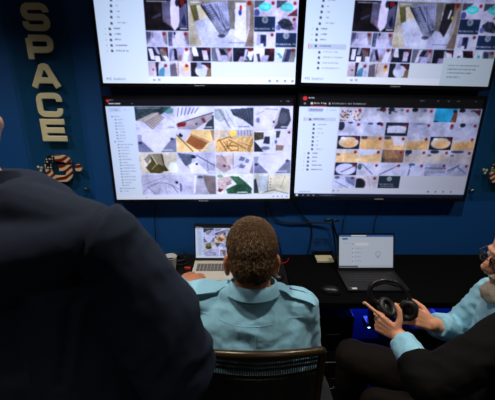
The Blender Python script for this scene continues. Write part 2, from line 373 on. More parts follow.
    t = T(2, 2).fill((204, 204, 230)); t.poly([(0, .1), (.3, .2), (.4, .8), (.2, .98), (0, .7)], (170, 152, 160)); t.line(.14, .1, .38, .75, 1.6, (120, 92, 100)); t.rect(.28, .1, .46, .6, (206, 190, 186)); t.line(.46, .05, .46, .75, 1.5, (130, 126, 160)); t.line(.46, .76, .72, .5, 1.2, (120, 120, 150))
    for a in ((.7, .3, .1, .12), (.84, .4, .07, .12), (.7, .66, .1, .1)): t.poly([(a[0]-a[2], a[1]+a[3]*.6), (a[0]-a[2]*.3, a[1]-a[3]), (a[0]+a[2], a[1]-a[3]*.4), (a[0]+a[2]*.4, a[1]+a[3])], (112, 122, 160))
    t.e(.22, .64, .04, .05, (60, 44, 60)); t.poly([(1, .4), (.9, .98), (1, 1)], (130, 120, 130)); t.noise(7, 3)
    vee(2, 3)
    t = T(3, 0).fill((186, 188, 214)); t.noise(8, 4)
    for k in range(10): t.line(.05+.1*k, .95-.9*math.sin(PI*(k+1)/12)*.6, .15+.1*k, .95-.9*math.sin(PI*(k+2)/12)*.6, 2, (126, 128, 158))
    t.line(.05, .5, .65, .12, 1.4, (110, 114, 140)); t.line(.08, .62, .7, .2, 1.2, (130, 132, 158)); t.line(.15, .6, .35, .98, 1.8, (110, 112, 140)); t.line(.5, .65, .42, .98, 1.3, (130, 130, 160)); t.line(.8, .5, .96, .9, 2, (100, 104, 130)); t.e(.95, .4, .04, .06, (16, 22, 50)); t.line(.62, .6, .66, .95, 1.5, (130, 130, 160)); t.rect(.04, .06, .6, .09, (120, 124, 160), .5)
    t = T(3, 1).fill((186, 188, 216)); t.line(.44, .08, .4, .9, 5, (226, 228, 248)); t.poly([(.5, .1), (.66, .15), (.8, 1), (.42, 1)], (168, 168, 190)); t.poly([(.66, .05), (1, .1), (1, 1), (.82, 1), (.7, .55)], (116, 106, 110)); t.e(.58, .14, .08, .07, (50, 74, 80), .8); t.e(.02, .65, .05, .22, (80, 84, 120), .8); t.noise(7, 4)
    t = T(3, 2).fill((218, 224, 230)); t.poly([(.02, .25), (.15, .12), (.5, .2), (.2, .8), (.05, .8)], (204, 182, 184)); t.poly([(.35, .1), (.6, .12), (.8, .4), (.97, .7), (.95, .98), (.3, .98), (.25, .75), (.55, .5)], (48, 92, 66)); t.e(.7, .75, .25, .25, (28, 66, 50), .9); t.noise(26, 2)
    t.line(.26, .45, .38, .37, 1.7, (70, 30, 50)); t.line(.27, .53, .4, .46, 1.7, (70, 30, 50)); t.poly([(.04, .7), (.18, .75), (.1, .9), (.03, .85)], (100, 40, 50)); t.e(.1, .1, .08, .08, (90, 150, 110), .8); t.rect(.55, .88, .85, .93, (235, 240, 240), .8)
    t = T(3, 3).fill((196, 198, 186)); t.rect(.1, .1, .38, .85, (168, 180, 190)); t.poly([(0, .3), (.06, .2), (.14, .95), (0, .95)], (44, 54, 56)); t.line(.4, .05, .38, .9, 1.5, (120, 116, 100)); t.rect(.42, .1, .98, .9, (202, 198, 176)); t.line(.86, .1, .74, .7, 1.3, (140, 120, 96)); t.line(.3, .9, .6, .78, 2.4, (90, 96, 110)); t.line(.55, .8, .95, .98, 2, (110, 116, 130)); t.noise(6, 4)
    for k in range(4): t.e(.46, .25+.14*k, .012, .03, (60, 60, 70))
def pic_C(w=PW, h=PH):
    p = Pic(w, h, (10, 12, 20)); done = True
    p.view(0, .075, .15, 1).grad((186, 206, 244), (198, 212, 242), 1); p.view(0, 0, 1, 1)
    p.rect(0, .952, 1, 1, (206, 214, 240)); p.rect(.15, .075, 1, .953, (196, 204, 232))
    p.e(.016, .028, .008, .014, (200, 40, 50)); p.scr(.025, .02, 9, (180, 180, 190)); p.scr(.02, .05, 28, (220, 225, 235), .9); p.scr(.14, .05, 4, (150, 150, 160)); p.scr(.93, .03, 4, (150, 150, 160)); p.scr(.96, .03, 8, (150, 150, 160))
    p.scr(.03, .105, 16, (90, 100, 150)); p.scr(.095, .105, 14, (150, 160, 200)); p.view(0, 0, 1, 1).rect(.015, .09, .08, .13, (150, 165, 215), .4)
    for k in range(26):
        v = .17+.0295*k; ind = .026 if k in (0, 8, 25, 24) else .042
        p.view(0, 0, 1, 1).rect(ind, v-.004, ind+.008, v+.008, (100, 116, 165), .8); p.scr(ind+.014, v-.003, int(12+p.rng.rand()*(22 if k > 8 else 8)), (120, 136, 180), .55)
    c_tiles(p, .15, .077, .2125, .2188)
    photo(p, .15, .077, 1, .952)
    for k in range(4): p.view(0, 0, 1, 1).rect(.9+.026*k, .968, .908+.026*k, .984, (110, 120, 160), .7)
    p.rect(.165, .97, .172, .982, (120, 130, 170), .6)
    return p
def abcam(p, v0=.058, u0=.238, du=.1084, dv=.1255, g=.0028, door=False):
    def T(i, j, w=1, h=1): return p.view(u0+du*j+g, v0+dv*i+g, u0+du*(j+w)-g*.4, v0+dv*(i+h)-g)
    # row 0 (only seen from elsewhere) and row 1
    for j in range(7):
        t = T(0, j).fill((150, 150, 180)); t.poly([(0, 0), (.4, .1), (.3, 1), (0, 1)], (60, 60, 90)); t.poly([(.6, .3), (1, .1), (1, 1), (.5, 1)], (200, 200, 230)); t.noise(18, 4).dot()
        t = T(1, j).fill((140, 144, 176)); t.poly([(0, .6), (1, .4), (1, 1), (0, 1)], (190, 192, 220)); t.noise(18, 4).dot()
    # big dark room
    t = T(2, 0, 2, 2).fill((16, 14, 22)); t.e(.3, .45, .1, .3, (34, 26, 22), .5, 1); t.line(.2, .58, .36, .48, 5, (54, 54, 84), .8)
    t.poly([(.42, .06), (.62, .04), (.66, .9), (.58, .85), (.42, .7)], (92, 90, 122), .85); t.poly([(.48, .62), (.72, .6), (.68, 1), (.6, .9)], (124, 100, 128), .8); t.poly([(.62, 0), (.74, 0), (.82, .3), (.8, .8), (.68, 1.0), (.6, .8), (.6, .3)], (212, 206, 238)); t.poly([(.8, .3), (.98, .1), (.98, .88), (.76, .88), (.8, .7)], (74, 76, 108)); t.poly([(.84, .7), (.92, .45), (.96, .8), (.9, .85)], (24, 30, 70)); t.e(.76, .1, .04, .12, (34, 30, 54)); t.noise(7, 6); t.rect(.06, .04, .52, .075, (190, 190, 200), .7); t.rect(.8, .9, .98, .94, (200, 200, 210), .8); t.dot(.88, .1, 7)
    for j, k in ((0, 0), (1, 1)):
        t = T(4, j).fill((176, 176, 212)); t.poly([(0, .0), (.25, 0), (.2, .6), (0, .9)], (70, 74, 110)); t.poly([(.75, 0), (1, 0), (1, .9), (.85, .8)], (116, 112, 126)); t.e(.45, .75, .4, .35, (196, 196, 236), .8, .6); t.line(.3, .1, .3, .4, 3, (120, 118, 150)); t.noise(12, 5); t.dot()
        if k: t.rect(.0, .5, .2, .98, (30, 34, 60), .6); t.rect(.28, 0, .38, .2, (20, 24, 40))
    # wide lobby, two rows and a half tall
    t = T(2, 2, 3, 3).fill((176, 184, 214)); t.poly([(0, 0), (1, 0), (1, .2), (0, .12)], (130, 128, 122)); t.poly([(0, .1), (.08, .4), (.2, 1), (0, 1)], (168, 160, 142)); t.poly([(.02, .12), (.12, .1), (.16, .42), (.08, .46)], (82, 80, 44)); t.poly([(.13, .12), (.2, .1), (.3, .36), (.18, .42)], (206, 194, 166))
    t.poly([(.18, .1), (.36, .05), (.62, .02), (.64, .6), (.52, .74), (.46, .72)], (136, 144, 184))
    t.line(.2, .12, .49, .74, 3.4, (24, 28, 44)); t.line(.33, .1, .57, .62, 2.6, (40, 46, 66)); t.line(.49, .74, .63, .6, 3, (32, 36, 54))
    for k in range(13): t.line(.24+.019*k, .15+.043*k, .36+.018*k, .1+.045*k, 1.5, (70, 76, 108)); t.e(.43+.011*k, .14+.038*k, .012, .014, (50, 52, 84), .9)
    for k in range(18): t.line(.21+.016*k, .16+.031*k, .245+.016*k, .13+.031*k, 2, (34, 38, 60), .9); t.line(.40+.011*k, .10+.026*k, .44+.011*k, .09+.026*k, 1.6, (60, 64, 92), .8)
    t.poly([(.03, .5), (.09, .5), (.24, 1), (.12, 1)], (206, 202, 196), .5); t.poly([(.46, .66), (.64, .58), (.6, .72), (.5, .82)], (44, 50, 70), .85); t.e(.3, .62, .2, .2, (206, 212, 240), .5, .9)
    for k in range(5): t.line(.42+.04*k, .06, .5+.03*k, .5-.02*k, 1, (176, 182, 216))
    t.poly([(.6, 0), (.7, 0), (.72, .62), (.63, .6)], (106, 104, 104)); t.e(.55, .86, .3, .2, (196, 200, 240), .5, .8)
    if door: t.poly([(.74, .02), (.96, .0), (.9, .3), (.8, .74), (.7, .6)], (36, 34, 42)); t.line(.84, .17, .82, .32, 4, (210, 214, 230)); t.e(.88, .32, .02, .04, (190, 190, 40))
    else: t.poly([(.72, .05), (.88, .05), (.9, .95), (.7, .75)], (214, 216, 240)); t.e(.8, .16, .02, .06, (180, 30, 50)); t.e(.79, .26, .025, .06, (40, 60, 170)); t.line(.89, .1, .9, .7, 3, (160, 120, 116))
    t.poly([(.95, .05), (1, .05), (1, 1), (.86, 1), (.94, .6)], (128, 112, 106)); t.poly([(.88, .0), (.95, .05), (.93, .6), (.88, .8)], (170, 160, 160) if not door else (150, 134, 116), .7)
    t.noise(7, 4); t.e(.5, .76, .06, .04, (30, 34, 54), .7); t.rect(.62, .9, .88, .92, (90, 100, 150), .7); t.rect(.03, .04, .2, .065, (225, 225, 230), .6); t.dot(.93, .06, 6.5)
    def pool(i, j, k):
        t = T(i, j).fill((196, 190, 220)); t.poly([(0, 0), (.5, 0), (.2, .4), (0, .5)], (70, 74, 90)); t.e(.5, .42, .3, .27, (60, 196, 222)); t.e(.5, .42, .2, .14, (130, 225, 240), .6); t.noise(8, 3)
        if k: t.poly([(.95, .5), (1, 1), (.5, 1)], (96, 44, 60)); t.rect(.9, .5, 1, 1, (50, 60, 110), .5)
        else: t.e(.1, .8, .14, .25, (50, 66, 150), .9)
        t.dot()
    def recon(i, j):
        t = T(i, j).fill((28, 44, 76)); t.e(.5, .2, 7/t.sx, 7/t.sy, (130, 140, 156)); t.rect(.47, .1, .53, .3, (60, 74, 100))
        x0 = t.x0/p.w; y0 = (t.y0+t.sy*.74)/p.h; p.text(x0+.004, y0, 'Reconnecting, Fa', (200, 208, 220), .68, .8)
    pool(2, 5, 0); pool(2, 6, 1); recon(3, 5)
    t = T(3, 6).fill((190, 186, 214)); t.poly([(.05, .4), (.3, .1), (.6, .15), (.8, .5), (.7, .9), (.3, .8)], (40, 48, 66)); t.e(.12, .7, .12, .2, (60, 74, 150), .8); t.e(.75, .75, .12, .12, (70, 66, 80), .9); t.noise(20, 3); t.e(.9, .6, .08, .3, (140, 100, 190), .7); t.dot()
    t = T(4, 5).fill((206, 208, 234)); t.rect(.3, .15, .58, .95, (40, 46, 92)); t.rect(.4, .2, .5, .6, (26, 30, 50)); t.rect(.28, .75, .44, 1, (214, 216, 240)); t.poly([(.15, .1), (.3, .2), (.3, .9), (.1, .9)], (160, 164, 200)); t.noise(8, 4); t.dot(); recon(4, 6)
    bl, wh, li = (24, 26, 44), (216, 218, 240), (156, 156, 196)
    row = [(bl, [(.1, .1, .3, .9, wh), (.4, .0, .55, .5, li), (.35, .6, .6, 1, wh), (.65, .1, .95, .95, (100, 90, 96)), (.8, .6, 1, 1, wh)]),
           (li, [(.25, .1, .4, .9, bl), (0, .1, .15, 1, (100, 104, 130)), (.68, .2, .95, 1, wh), (.45, .5, .6, 1, (150, 120, 130))]),
           (bl, [(.1, 0, .35, .6, wh), (0, 0, .1, 1, (120, 110, 120)), (.6, .2, .85, .9, (186, 180, 214))]),
           ((96, 98, 120), [(.25, .05, .42, .95, (196, 198, 222)), (.42, .1, .66, .5, bl), (.45, .55, .8, 1, (176, 176, 226)), (.8, .1, .96, .9, (170, 150, 170))]),
           (bl, [(.3, .6, .6, 1, (150, 140, 180)), (.55, .1, .68, .9, (176, 170, 196)), (.7, .2, .98, .9, wh), (.68, .6, .8, 1, (60, 90, 80))]),
           (wh, [(.15, .4, .3, 1, (60, 66, 80)), (.5, .05, 1, .95, (34, 24, 36)), (.35, .5, .7, 1, (176, 170, 214))]),
           ((204, 220, 236), [(.4, .05, 1, 1, (110, 112, 116)), (.5, .1, .72, .95, (44, 50, 92)), (.15, .35, .3, .7, (90, 160, 190))])]
    for j, (bg, rs) in enumerate(row):
        t = T(5, j).fill(bg)
        for x0, y0, x1, y1, c in rs:
            k = random.uniform(-.1, .1); t.poly([(x0+k, y0), (x1+k, y0), (x1-k, y1), (x0-k, y1)], c)
        t.noise(12, 4); t.dot()
    t = T(6, 0).fill((190, 176, 196)); t.poly([(.35, 0), (.52, 0), (.5, 1), (.38, 1)], (40, 36, 50)); t.poly([(.5, .1), (1, 0), (1, 1), (.45, 1)], (186, 196, 222)); t.poly([(.55, .5), (.8, .3), (.75, 1), (.42, 1)], (70, 124, 176)); t.e(.22, .55, .04, .05, (60, 30, 60)); t.noise(8, 4); t.dot(.84, .25)
    t = T(6, 1).fill((200, 190, 196)); t.poly([(0, .2), (.3, .05), (.36, 1), (0, 1)], (96, 90, 110)); t.line(.42, 0, .4, 1, 1.5, (120, 100, 90)); t.e(.83, .4, .12, .2, (206, 160, 90), .8); t.noise(8, 4); t.dot(.84, .25)
    t = T(6, 2).fill((26, 26, 38)); t.e(.55, .6, .34, .45, (200, 206, 232)); t.poly([(.3, .0), (.5, .0), (.6, .4), (.3, .5)], (150, 154, 190)); t.poly([(.8, .5), (1, .4), (1, 1), (.75, 1)], (120, 96, 76)); t.noise(8, 4); t.dot(.84, .25)
def PHA(p): photo(p, .238, .06, 1, .809, 26); photo(p, .238, .811, .56, .937, 22)
def sidebar_ab(p, b):
    p.view(0, .05, .236, 1).grad((176, 200, 238), (204, 220, 246), 1); p.view(0, 0, 1, 1)
    for k, (n, v) in enumerate(((18, .32), (4, .365), (8, .41), (7, .455), (22, .50))): p.icon(.085-.002*k+.0*b, v); p.scr(.105, v-.006, n, (110, 124, 165))
    if not b:
        for k, (n, v) in enumerate(((14, .545), (14, .59), (14, .635), (26, .68), (28, .725))): p.icon(.065, v); p.scr(.085, v-.006, n, (96, 108, 150), .8); p.scr(.04, v-.003, 2, (110, 120, 160))
    else:
        p.view(0, 0, 1, 1).rect(.025, .665, .22, .71, (170, 186, 226)); p.rect(.025, .665, .03, .71, (220, 110, 130))
        for k, (n, v) in enumerate(((14, .545), (14, .59), (14, .635), (26, .685))): p.icon(.065, v); p.scr(.085, v-.006, n, (96, 108, 150), .8); p.scr(.04, v-.003, 2, (110, 120, 160))
        for k, (n, v) in enumerate(((34, .735), (46, .78), (38, .825), (42, .87))): p.icon(.085, v); p.scr(.105, v-.006, n, (130, 140, 180))
    p.text(.022, .955, 'PTZ Control', (90, 104, 145), 1.0, .8)
def pic_AB(b):
    p = Pic(PW, PH, (14, 16, 24)); sidebar_ab(p, b)
    p.view(0, 0, 1, 1).rect(.236, .055, 1, .94, (196, 208, 236)); p.rect(.236, .81, 1, .94, (200, 212, 240)); p.rect(.236, .94, 1, 1, (214, 224, 246))
    abcam(p, door=b)
    PHA(p)
    p.view(0, 0, 1, 1)
    for k in range(4): p.rect(.86+.04*k, .958, .872+.04*k, .98, (110, 122, 160), .8)
    p.rect(.26, .96, .272, .975, (130, 142, 180), .8); p.rect(.285, .955, .297, .975, (130, 142, 180), .7)
    if b:
        p.rect(.735, .755, 1, 1, (186, 204, 226)); p.rect(.735, .74, .82, .84, (0, 0, 0), 0)
        for k, n in enumerate((72, 66, 60, 34)): p.scr(.765, .815+.034*k, n, (110, 124, 156), .8)
    return p
def pic_D():
    p = Pic(PW, PH, (12, 13, 18))
    p.view(0, .1, .218, .955).grad((188, 206, 244), (200, 214, 244), 1)
    p.view(0, 0, 1, 1).rect(.218, .9, 1, .962, (192, 198, 226)); p.rect(.218, .1, 1, .904, (190, 194, 222)); p.rect(0, .962, 1, 1, (18, 26, 54))
    p.rect(0, .935, .218, .962, (206, 216, 242))
    p.e(.03, .026, .012, .02, (190, 40, 55)); p.scr(.048, .02, 14, (200, 200, 210), .9); p.text(.082, .062, 'Main View', (225, 228, 236), .8, .95); p.rect(.062, .06, .074, .082, (190, 194, 205)); p.rect(.025, .066, .036, .08, (120, 124, 136)); p.rect(.06, .094, .15, .1, (170, 50, 60))
    p.rect(.158, .06, .168, .082, (150, 154, 165)); p.text(.178, .062, 'Maintenance and Management', (160, 166, 182), .78, .9)
    for u, n in ((.60+.05, 12), (.745, 5), (.80, 5), (.85, 8), (.91, 3), (.95, 4)): p.scr(u, .03, n, (130, 134, 146))
    p.rect(.05, .115, .13, .15, (158, 170, 216)); p.text(.062, .12, 'Resources', (84, 92, 140), .9, .8); p.scr(.15, .125, 24, (150, 160, 200)); p.scr(.05, .17, 12, (160, 170, 205)); p.rect(.03, .2, .205, .235, (172, 184, 222)); p.rect(.03, .2, .034, .235, (210, 120, 140)); p.icon(.065, .218); p.scr(.085, .212, 26, (90, 100, 150), .8)
    for k, n in enumerate((22, 13, 16, 3, 6, 5, 18)): v = .27+.0395*k; p.icon(.088, v); p.scr(.108, v-.006, n, (120, 132, 176))
    for k, n in enumerate((14, 13, 12, 26, 28)): v = .548+.041*k; p.icon(.07, v); p.scr(.09, v-.006, n, (96, 108, 156), .8); p.scr(.045, v-.002, 2, (120, 130, 170))
    p.scr(.03, .94, 28, (120, 130, 170)); p.rect(.225, .925, .235, .94, (110, 120, 160)); p.rect(.25, .925, .262, .94, (150, 160, 190))
    p.e(.018, .98, .008, .012, (200, 206, 220)); 
    for k in range(3): p.rect(.05+.03*k, .974, .06+.03*k, .988, (150, 156, 180), .8)
    p.scr(.15, .976, 40, (120, 130, 160), .6)
    u0, du, v0, dv, g = .222, .1296, .1, .1338, .0022
    def T(i, j, w=1): return p.view(u0+du*j+g, v0+dv*i+g, u0+du*(j+w)-g*.4, v0+dv*(i+1)-g)
    gr, tan = (186, 190, 214), (206, 166, 124)
    t = T(0, 0).fill((190, 188, 206))
    for k in range(60): t.e(random.random(), random.uniform(.25, 1), .04, .06, random.choice([(70, 74, 110), (210, 160, 60), (226, 226, 236), (90, 100, 150), (150, 60, 60), (40, 44, 70)]), .9)
    t.dot(.84, .2)
    for j in (1, 2, 3, 5):
        t = T(0, j).grad((156, 158, 178), gr, 1, .2, .6); t.e(.15 if j != 1 else .8, .12, .14, .14, (24, 28, 44)); t.e(.6, .15, .08, .1, (80, 84, 110), .8); t.noise(14, 6); t.e(.6, .75, .25, .2, (214, 216, 232), .6, .8)
        if j == 2: t.e(.1, .35, .06, .12, (30, 50, 50)); t.line(.2, .2, .4, .3, 2, (50, 54, 80))
        if j == 5: t.poly([(.6, .1), (.95, .05), (.95, .5)], (50, 46, 60))
        t.dot(.85, .2)
    t = T(0, 4).fill((36, 156, 222)); t.poly([(.85, .1), (.98, .1), (1, 1), (.72, 1)], (100, 62, 50)); t.e(.86, .18, .08, .12, (30, 34, 60)); t.e(.1, .96, .1, .08, (20, 44, 60)); t.e(.8, .9, .08, .1, (120, 90, 80))
    for j in range(6):
        t = T(1, j).grad((170, 176, 208), (190, 194, 222), 1); t.noise(14, 7)
        if j == 0: t.e(.1, .3, .16, .35, (36, 40, 62)); t.e(.5, .05, .1, .08, (40, 44, 60))
        if j == 1: t.e(.75, .12, .14, .1, (20, 24, 40)); t.e(.35, .12, .12, .08, (80, 84, 110))
        if j == 2: t.rect(0, 0, 1, .25, (34, 38, 54)); t.rect(0, .8, 1, 1, (30, 34, 50)); t.rect(0, 0, .1, 1, (40, 44, 60)); t.rect(.9, 0, 1, 1, (40, 44, 60)); t.e(.5, .5, .42, .26, (200, 204, 228)); t.noise(16, 3)
        if j == 5: t.e(.3, .15, .12, .16, (26, 34, 44)); 
        if j == 4: t.e(.85, .3, .08, .2, (110, 60, 80), .8)
        if j == 3: t.e(.5, .1, .3, .08, (120, 130, 160), .8)
        t.dot(.85, .2)
    for j in range(6):
        t = T(2, j)
        if j in (0, 4):
            t.fill((22, 24, 34)); t.e(.5, .5, .44, .42, (214, 196, 176)); t.e(.55, .6, .28, .3, (214, 164, 120), .8, .5); t.e(.25, .2, .12, .12, (220, 222, 236)); t.noise(10, 3)
        else:
            t.fill(tan); t.noise(10, 6); t.rect(0, 0, 1, .22, (170, 160, 160), .6); t.e(.15, .12, .15, .14, (44, 44, 60), .8)
            if j == 2: t.poly([(.3, 0), (1, 0), (.9, .7), (.5, .7)], (204, 210, 238), .8)
            if j in (3, 5): t.poly([(0, 0), (1, 0), (1, .3), (0, .45)], (196, 196, 214), .9); t.noise(16, 3)
        t.dot(.85, .2)
    for j in range(6):
        t = T(3, j).fill((208, 176, 140) if j < 3 else (196, 188, 190)); t.noise(9, 6); t.rect(0, 0, 1, .28, (196, 198, 216), .8); t.e(.1, .4, .1, .1, (60, 64, 90), .6)
        if j == 1: t.poly([(0, 0), (.9, 0), (.6, .4), (0, .5)], (206, 212, 238), .9)
        if j == 2: t.fill((122, 90, 74)); t.poly([(0, .1), (.5, .05), (.8, .6), (.2, .7)], (146, 108, 84)); t.poly([(0, .5), (.2, .8), (.1, 1), (0, 1)], (60, 60, 50)); t.noise(16, 4)
        if j == 3: t.e(.15, .15, .16, .2, (34, 50, 70)); t.rect(0, .5, 1, 1, (196, 184, 178))
        if j == 4: t.e(.3, .12, .2, .14, (40, 48, 70)); t.e(.5, .6, .3, .3, (206, 190, 160), .5, .7)
        if j == 5: t.e(.3, .1, .3, .12, (70, 80, 110)); t.rect(0, .5, 1, 1, (186, 178, 184), .8)
        t.dot(.85, .2)
    t = T(4, 0).fill((28, 32, 56)); t.e(.5, .52, .46, .46, (200, 204, 238)); t.line(.3, .75, .95, .2, 2.5, (96, 100, 120)); t.noise(8, 4); t.dot(.85, .2)
    t = T(4, 1, 2).fill((194, 198, 226)); t.line(.1, .1, .35, .9, 3, (110, 114, 140)); t.line(.9, .2, .5, .95, 2.6, (100, 104, 140)); t.e(.05, .3, .05, .25, (70, 90, 100)); t.line(.2, .6, .9, .3, 1, (214, 216, 236)); t.noise(7, 6); t.dot(.42, .2); t.dot(.92, .2)
    t = T(4, 3).fill((186, 192, 222)); t.line(.35, .1, .3, 1, 3.2, (80, 90, 130)); t.line(.15, .2, .8, .95, 2, (206, 196, 210)); t.e(.4, .1, .15, .1, (60, 90, 160)); t.noise(8, 4); t.dot(.85, .2)
    t = T(4, 4).fill((162, 166, 196)); t.line(0, .35, 1, .4, 2.5, (100, 104, 130)); t.line(0, .7, 1, .7, 2, (124, 128, 154)); t.noise(10, 5); t.dot(.85, .2)
    t = T(4, 5).fill((168, 170, 194)); t.line(0, .6, .5, .15, 3, (60, 80, 130)); t.line(.4, .2, .9, .8, 2.2, (90, 90, 170)); t.line(0, .9, .4, .3, 1.2, (90, 90, 100)); t.noise(9, 4); t.dot(.85, .2)
    t = T(5, 0).fill((188, 194, 224)); t.poly([(.5, .1), (1, .1), (1, .9), (.6, .5)], (112, 130, 172)); t.line(.1, .5, .7, 1, 2, (120, 124, 160)); t.noise(8, 4); t.e(.15, .15, .12, .12, (90, 100, 120)); t.dot(.85, .2)
    t = T(5, 1).fill((196, 190, 204)); t.e(.15, .7, .3, .5, (28, 30, 36)); t.line(.5, 0, .7, 1, 1.4, (150, 140, 150)); t.noise(8, 4); t.dot(.85, .2)
    photo(p, .222, .1, 1, .767, 22); photo(p, .222, .77, .48, .902, 18)
    t = T(5, 2).fill((30, 44, 66)); t.e(.5, .22, 6.5/t.sx, 6.5/t.sy, (130, 142, 152)); p.text(t.x0/PW+.012, (t.y0+t.sy*.62)/PH, 'Reconnecting', (160, 170, 180), .72, .7); p.scr(t.x0/PW+.018, (t.y0+t.sy*.82)/PH, 34, (150, 160, 175))
    p.view(0, 0, 1, 1)
    for k in range(4): p.rect(.78+.045*k, .922, .79+.045*k, .944, (100, 110, 150), .8)
    return p
def pic_lap():
    p = Pic(240, 150, (190, 200, 216)); p.rect(0, 0, 1, .06, (60, 100, 170)); p.rect(.22, .01, .5, .05, (220, 226, 236)); p.rect(.06, .1, .16, .145, (40, 70, 110), .8); p.rect(0, .93, 1, 1, (180, 188, 200)); p.rect(.0, .94, .35, .985, (40, 50, 70), .7)
    p.scr(.08, .25, 24, (110, 150, 190)); p.rect(.26, .2, .27, .93, (205, 212, 224))
    for k in range(5): p.rect(.24, .27+.13*k, .262, .30+.13*k, (70, 80, 100), .5); p.scr(.29, .27+.13*k, 30, (110, 120, 140), .5)
    p.rect(.3, .24, .54, .33, (214, 218, 226)); p.e(.72, .58, .05, .08, (150, 156, 172), .7); p.e(.72, .58, .035, .055, (196, 202, 216), .9); p.rect(.69, .66, .75, .7, (140, 146, 162), .6)
    return p
def smooth_pic(a):
    b = a.copy()
    for ax in (0, 1):
        b = .25*np.roll(b, 1, ax)+.5*b+.25*np.roll(b, -1, ax)
    b[0], b[-1] = a[0], a[-1]; b[:, 0], b[:, -1] = a[:, 0], a[:, -1]
    return b
def photo(p, u0, v0, u1, v1, amp=20):
    p.view(u0, v0, u1, v1); t = p.t; base = t.copy()
    k = np.ones_like(t[..., :1]); h, w = t.shape[:2]
    for kk, a_ in ((18, amp*.8), (7, amp*.28), (2, amp*.4)):
        n = p.rng.rand(h//kk+3, w//kk+3); yi, xi = np.arange(h)/kk, np.arange(w)/kk; y0, x0 = yi.astype(int), xi.astype(int); fy, fx = (yi-y0)[:, None], (xi-x0)[None]
        q = (n[y0][:, x0]*(1-fy)*(1-fx)+n[y0+1][:, x0]*fy*(1-fx)+n[y0][:, x0+1]*(1-fy)*fx+n[y0+1][:, x0+1]*fy*fx)
        k += ((q-.5)*2*a_/110)[..., None]
    sat = (base.max(-1)-base.min(-1) > 60)[..., None]
    bright = np.clip((base.mean(-1, keepdims=True)-196)/20, 0, 1)
    t[:] = base*(k*(1-bright*.6)+bright*.6)*np.where(sat, 1, np.array([.96, .97, 1.07]))
    for _ in range(1):
        t[1:-1, 1:-1] = .5*t[1:-1, 1:-1]+.125*(t[:-2, 1:-1]+t[2:, 1:-1]+t[1:-1, :-2]+t[1:-1, 2:])
    return p
def screen_mesh(name, pic, w, h, material):
    """flat grid facing -Y, local origin at its centre, colours stored per vertex"""
    a = np.clip(smooth_pic(pic.a), 0, 255)/255; a = np.where(a <= .04045, a/12.92, ((a+.055)/1.055)**2.4)
    H, W = a.shape[:2]
    xs = np.linspace(-w/2, w/2, W); zs = np.linspace(h/2, -h/2, H)
    co = np.zeros((H, W, 3)); co[..., 0] = xs[None]; co[..., 2] = zs[:, None]
    idx = np.arange(H*W).reshape(H, W)
    q = np.stack([idx[:-1, :-1], idx[1:, :-1], idx[1:, 1:], idx[:-1, 1:]], -1).reshape(-1, 4)
    me = bpy.data.meshes.new(name); me.vertices.add(H*W); me.vertices.foreach_set('co', co.ravel())
    me.loops.add(q.size); me.loops.foreach_set('vertex_index', q.ravel().astype(np.int32))
    me.polygons.add(len(q)); me.polygons.foreach_set('loop_start', np.arange(0, q.size, 4, dtype=np.int32))
    me.update(calc_edges=True)
    at = me.color_attributes.new('Col', 'FLOAT_COLOR', 'POINT')
    at.data.foreach_set('color', np.concatenate([a.reshape(-1, 3), np.ones((H*W, 1))], 1).astype(np.float32).ravel())
    me.materials.append(material); return me
# ------------------------------------------------------------------ room
YW = 1.917
def struct(name, b, m, bevel=0):
    return tag(obj(name, b, m, smooth=False, bevel=bevel), kind='structure')
b = bm_new(); box(b, -2.6, 3.2, -2.4, YW+.1, -.08, 0); struct('floor', b, M['floor'])
b = bm_new(); box(b, -2.6, 3.2, -2.4, YW+.1, 2.75, 2.85); struct('ceiling', b, M['ceil'])
b = bm_new(); box(b, -2.6, 3.2, YW, YW+.1, 0, 2.75); struct('wall_back', b, M['wall'])
b = bm_new(); box(b, -2.7, -2.6, -2.4, YW+.1, 0, 2.75); struct('wall_left', b, M['darkwall'])
b = bm_new(); box(b, 3.2, 3.3, -2.4, YW+.1, 0, 2.75); struct('wall_right', b, M['darkwall'])
b = bm_new(); box(b, -2.6, 3.2, -2.5, -2.4, 0, 2.75); struct('wall_front', b, M['darkwall'])
b = bm_new(); box(b, -2.6, 3.2, YW-.012, YW, 0, .09); struct('baseboard_back', b, M['black'], .003)
# ------------------------------------------------------------------ wall monitors
MW, MH, SY = .9963, .5607, 1.863
def make_monitor(name, cx, cz, roll, pic, label):
    r = thing(name, (cx, SY, cz), label, 'monitor', None); r.rotation_euler = (0, -roll, 0)
    bz, bb = .012, .018
    b = bm_new(); x1, z1, z0 = MW/2+bz, MH/2+bz, -MH/2-bb
    for a in ((-x1, -MW/2, z0, z1), (MW/2, x1, z0, z1), (-MW/2, MW/2, MH/2, z1), (-MW/2, MW/2, z0, -MH/2)): box(b, a[0], a[1], -.007, .02, a[2], a[3])
    obj('bezel', b, M['bezel'], r, world=False, smooth=False)
    b = bm_new(); box(b, -x1+.002, x1-.002, .012, .030, z0+.002, z1-.002); box(b, -.36, .36, .028, .044, -.22, .2)
    obj('rear_housing', b, M['black'], r, world=False, smooth=False, bevel=.003)
    b = bm_new(); box(b, -.2, .2, .042, YW-SY, -.1, .1); obj('wall_mount', b, M['black'], r, world=False, smooth=False)
    link(bpy.data.objects.new('screen', screen_mesh('screen', pic, MW, MH, M['screen'])), r)
    b = bm_new()
    for k in range(6): box(b, -.026+.009*k, -.020+.009*k, -.0082, -.006, z0+.006, z0+.0115)
    obj('maker_mark', b, M['silver'], r, world=False, smooth=False)
    b = bm_new(); box(b, MW/2-.05, MW/2-.02, -.004, .01, z0-.004, z0+.002); obj('sensor', b, M['black'], r, world=False, smooth=False)
    return r
make_monitor('wall_monitor', -.2151, 2.0329, .0043, pic_AB(False), 'upper left wall monitor with camera tiles and no pop-up box')
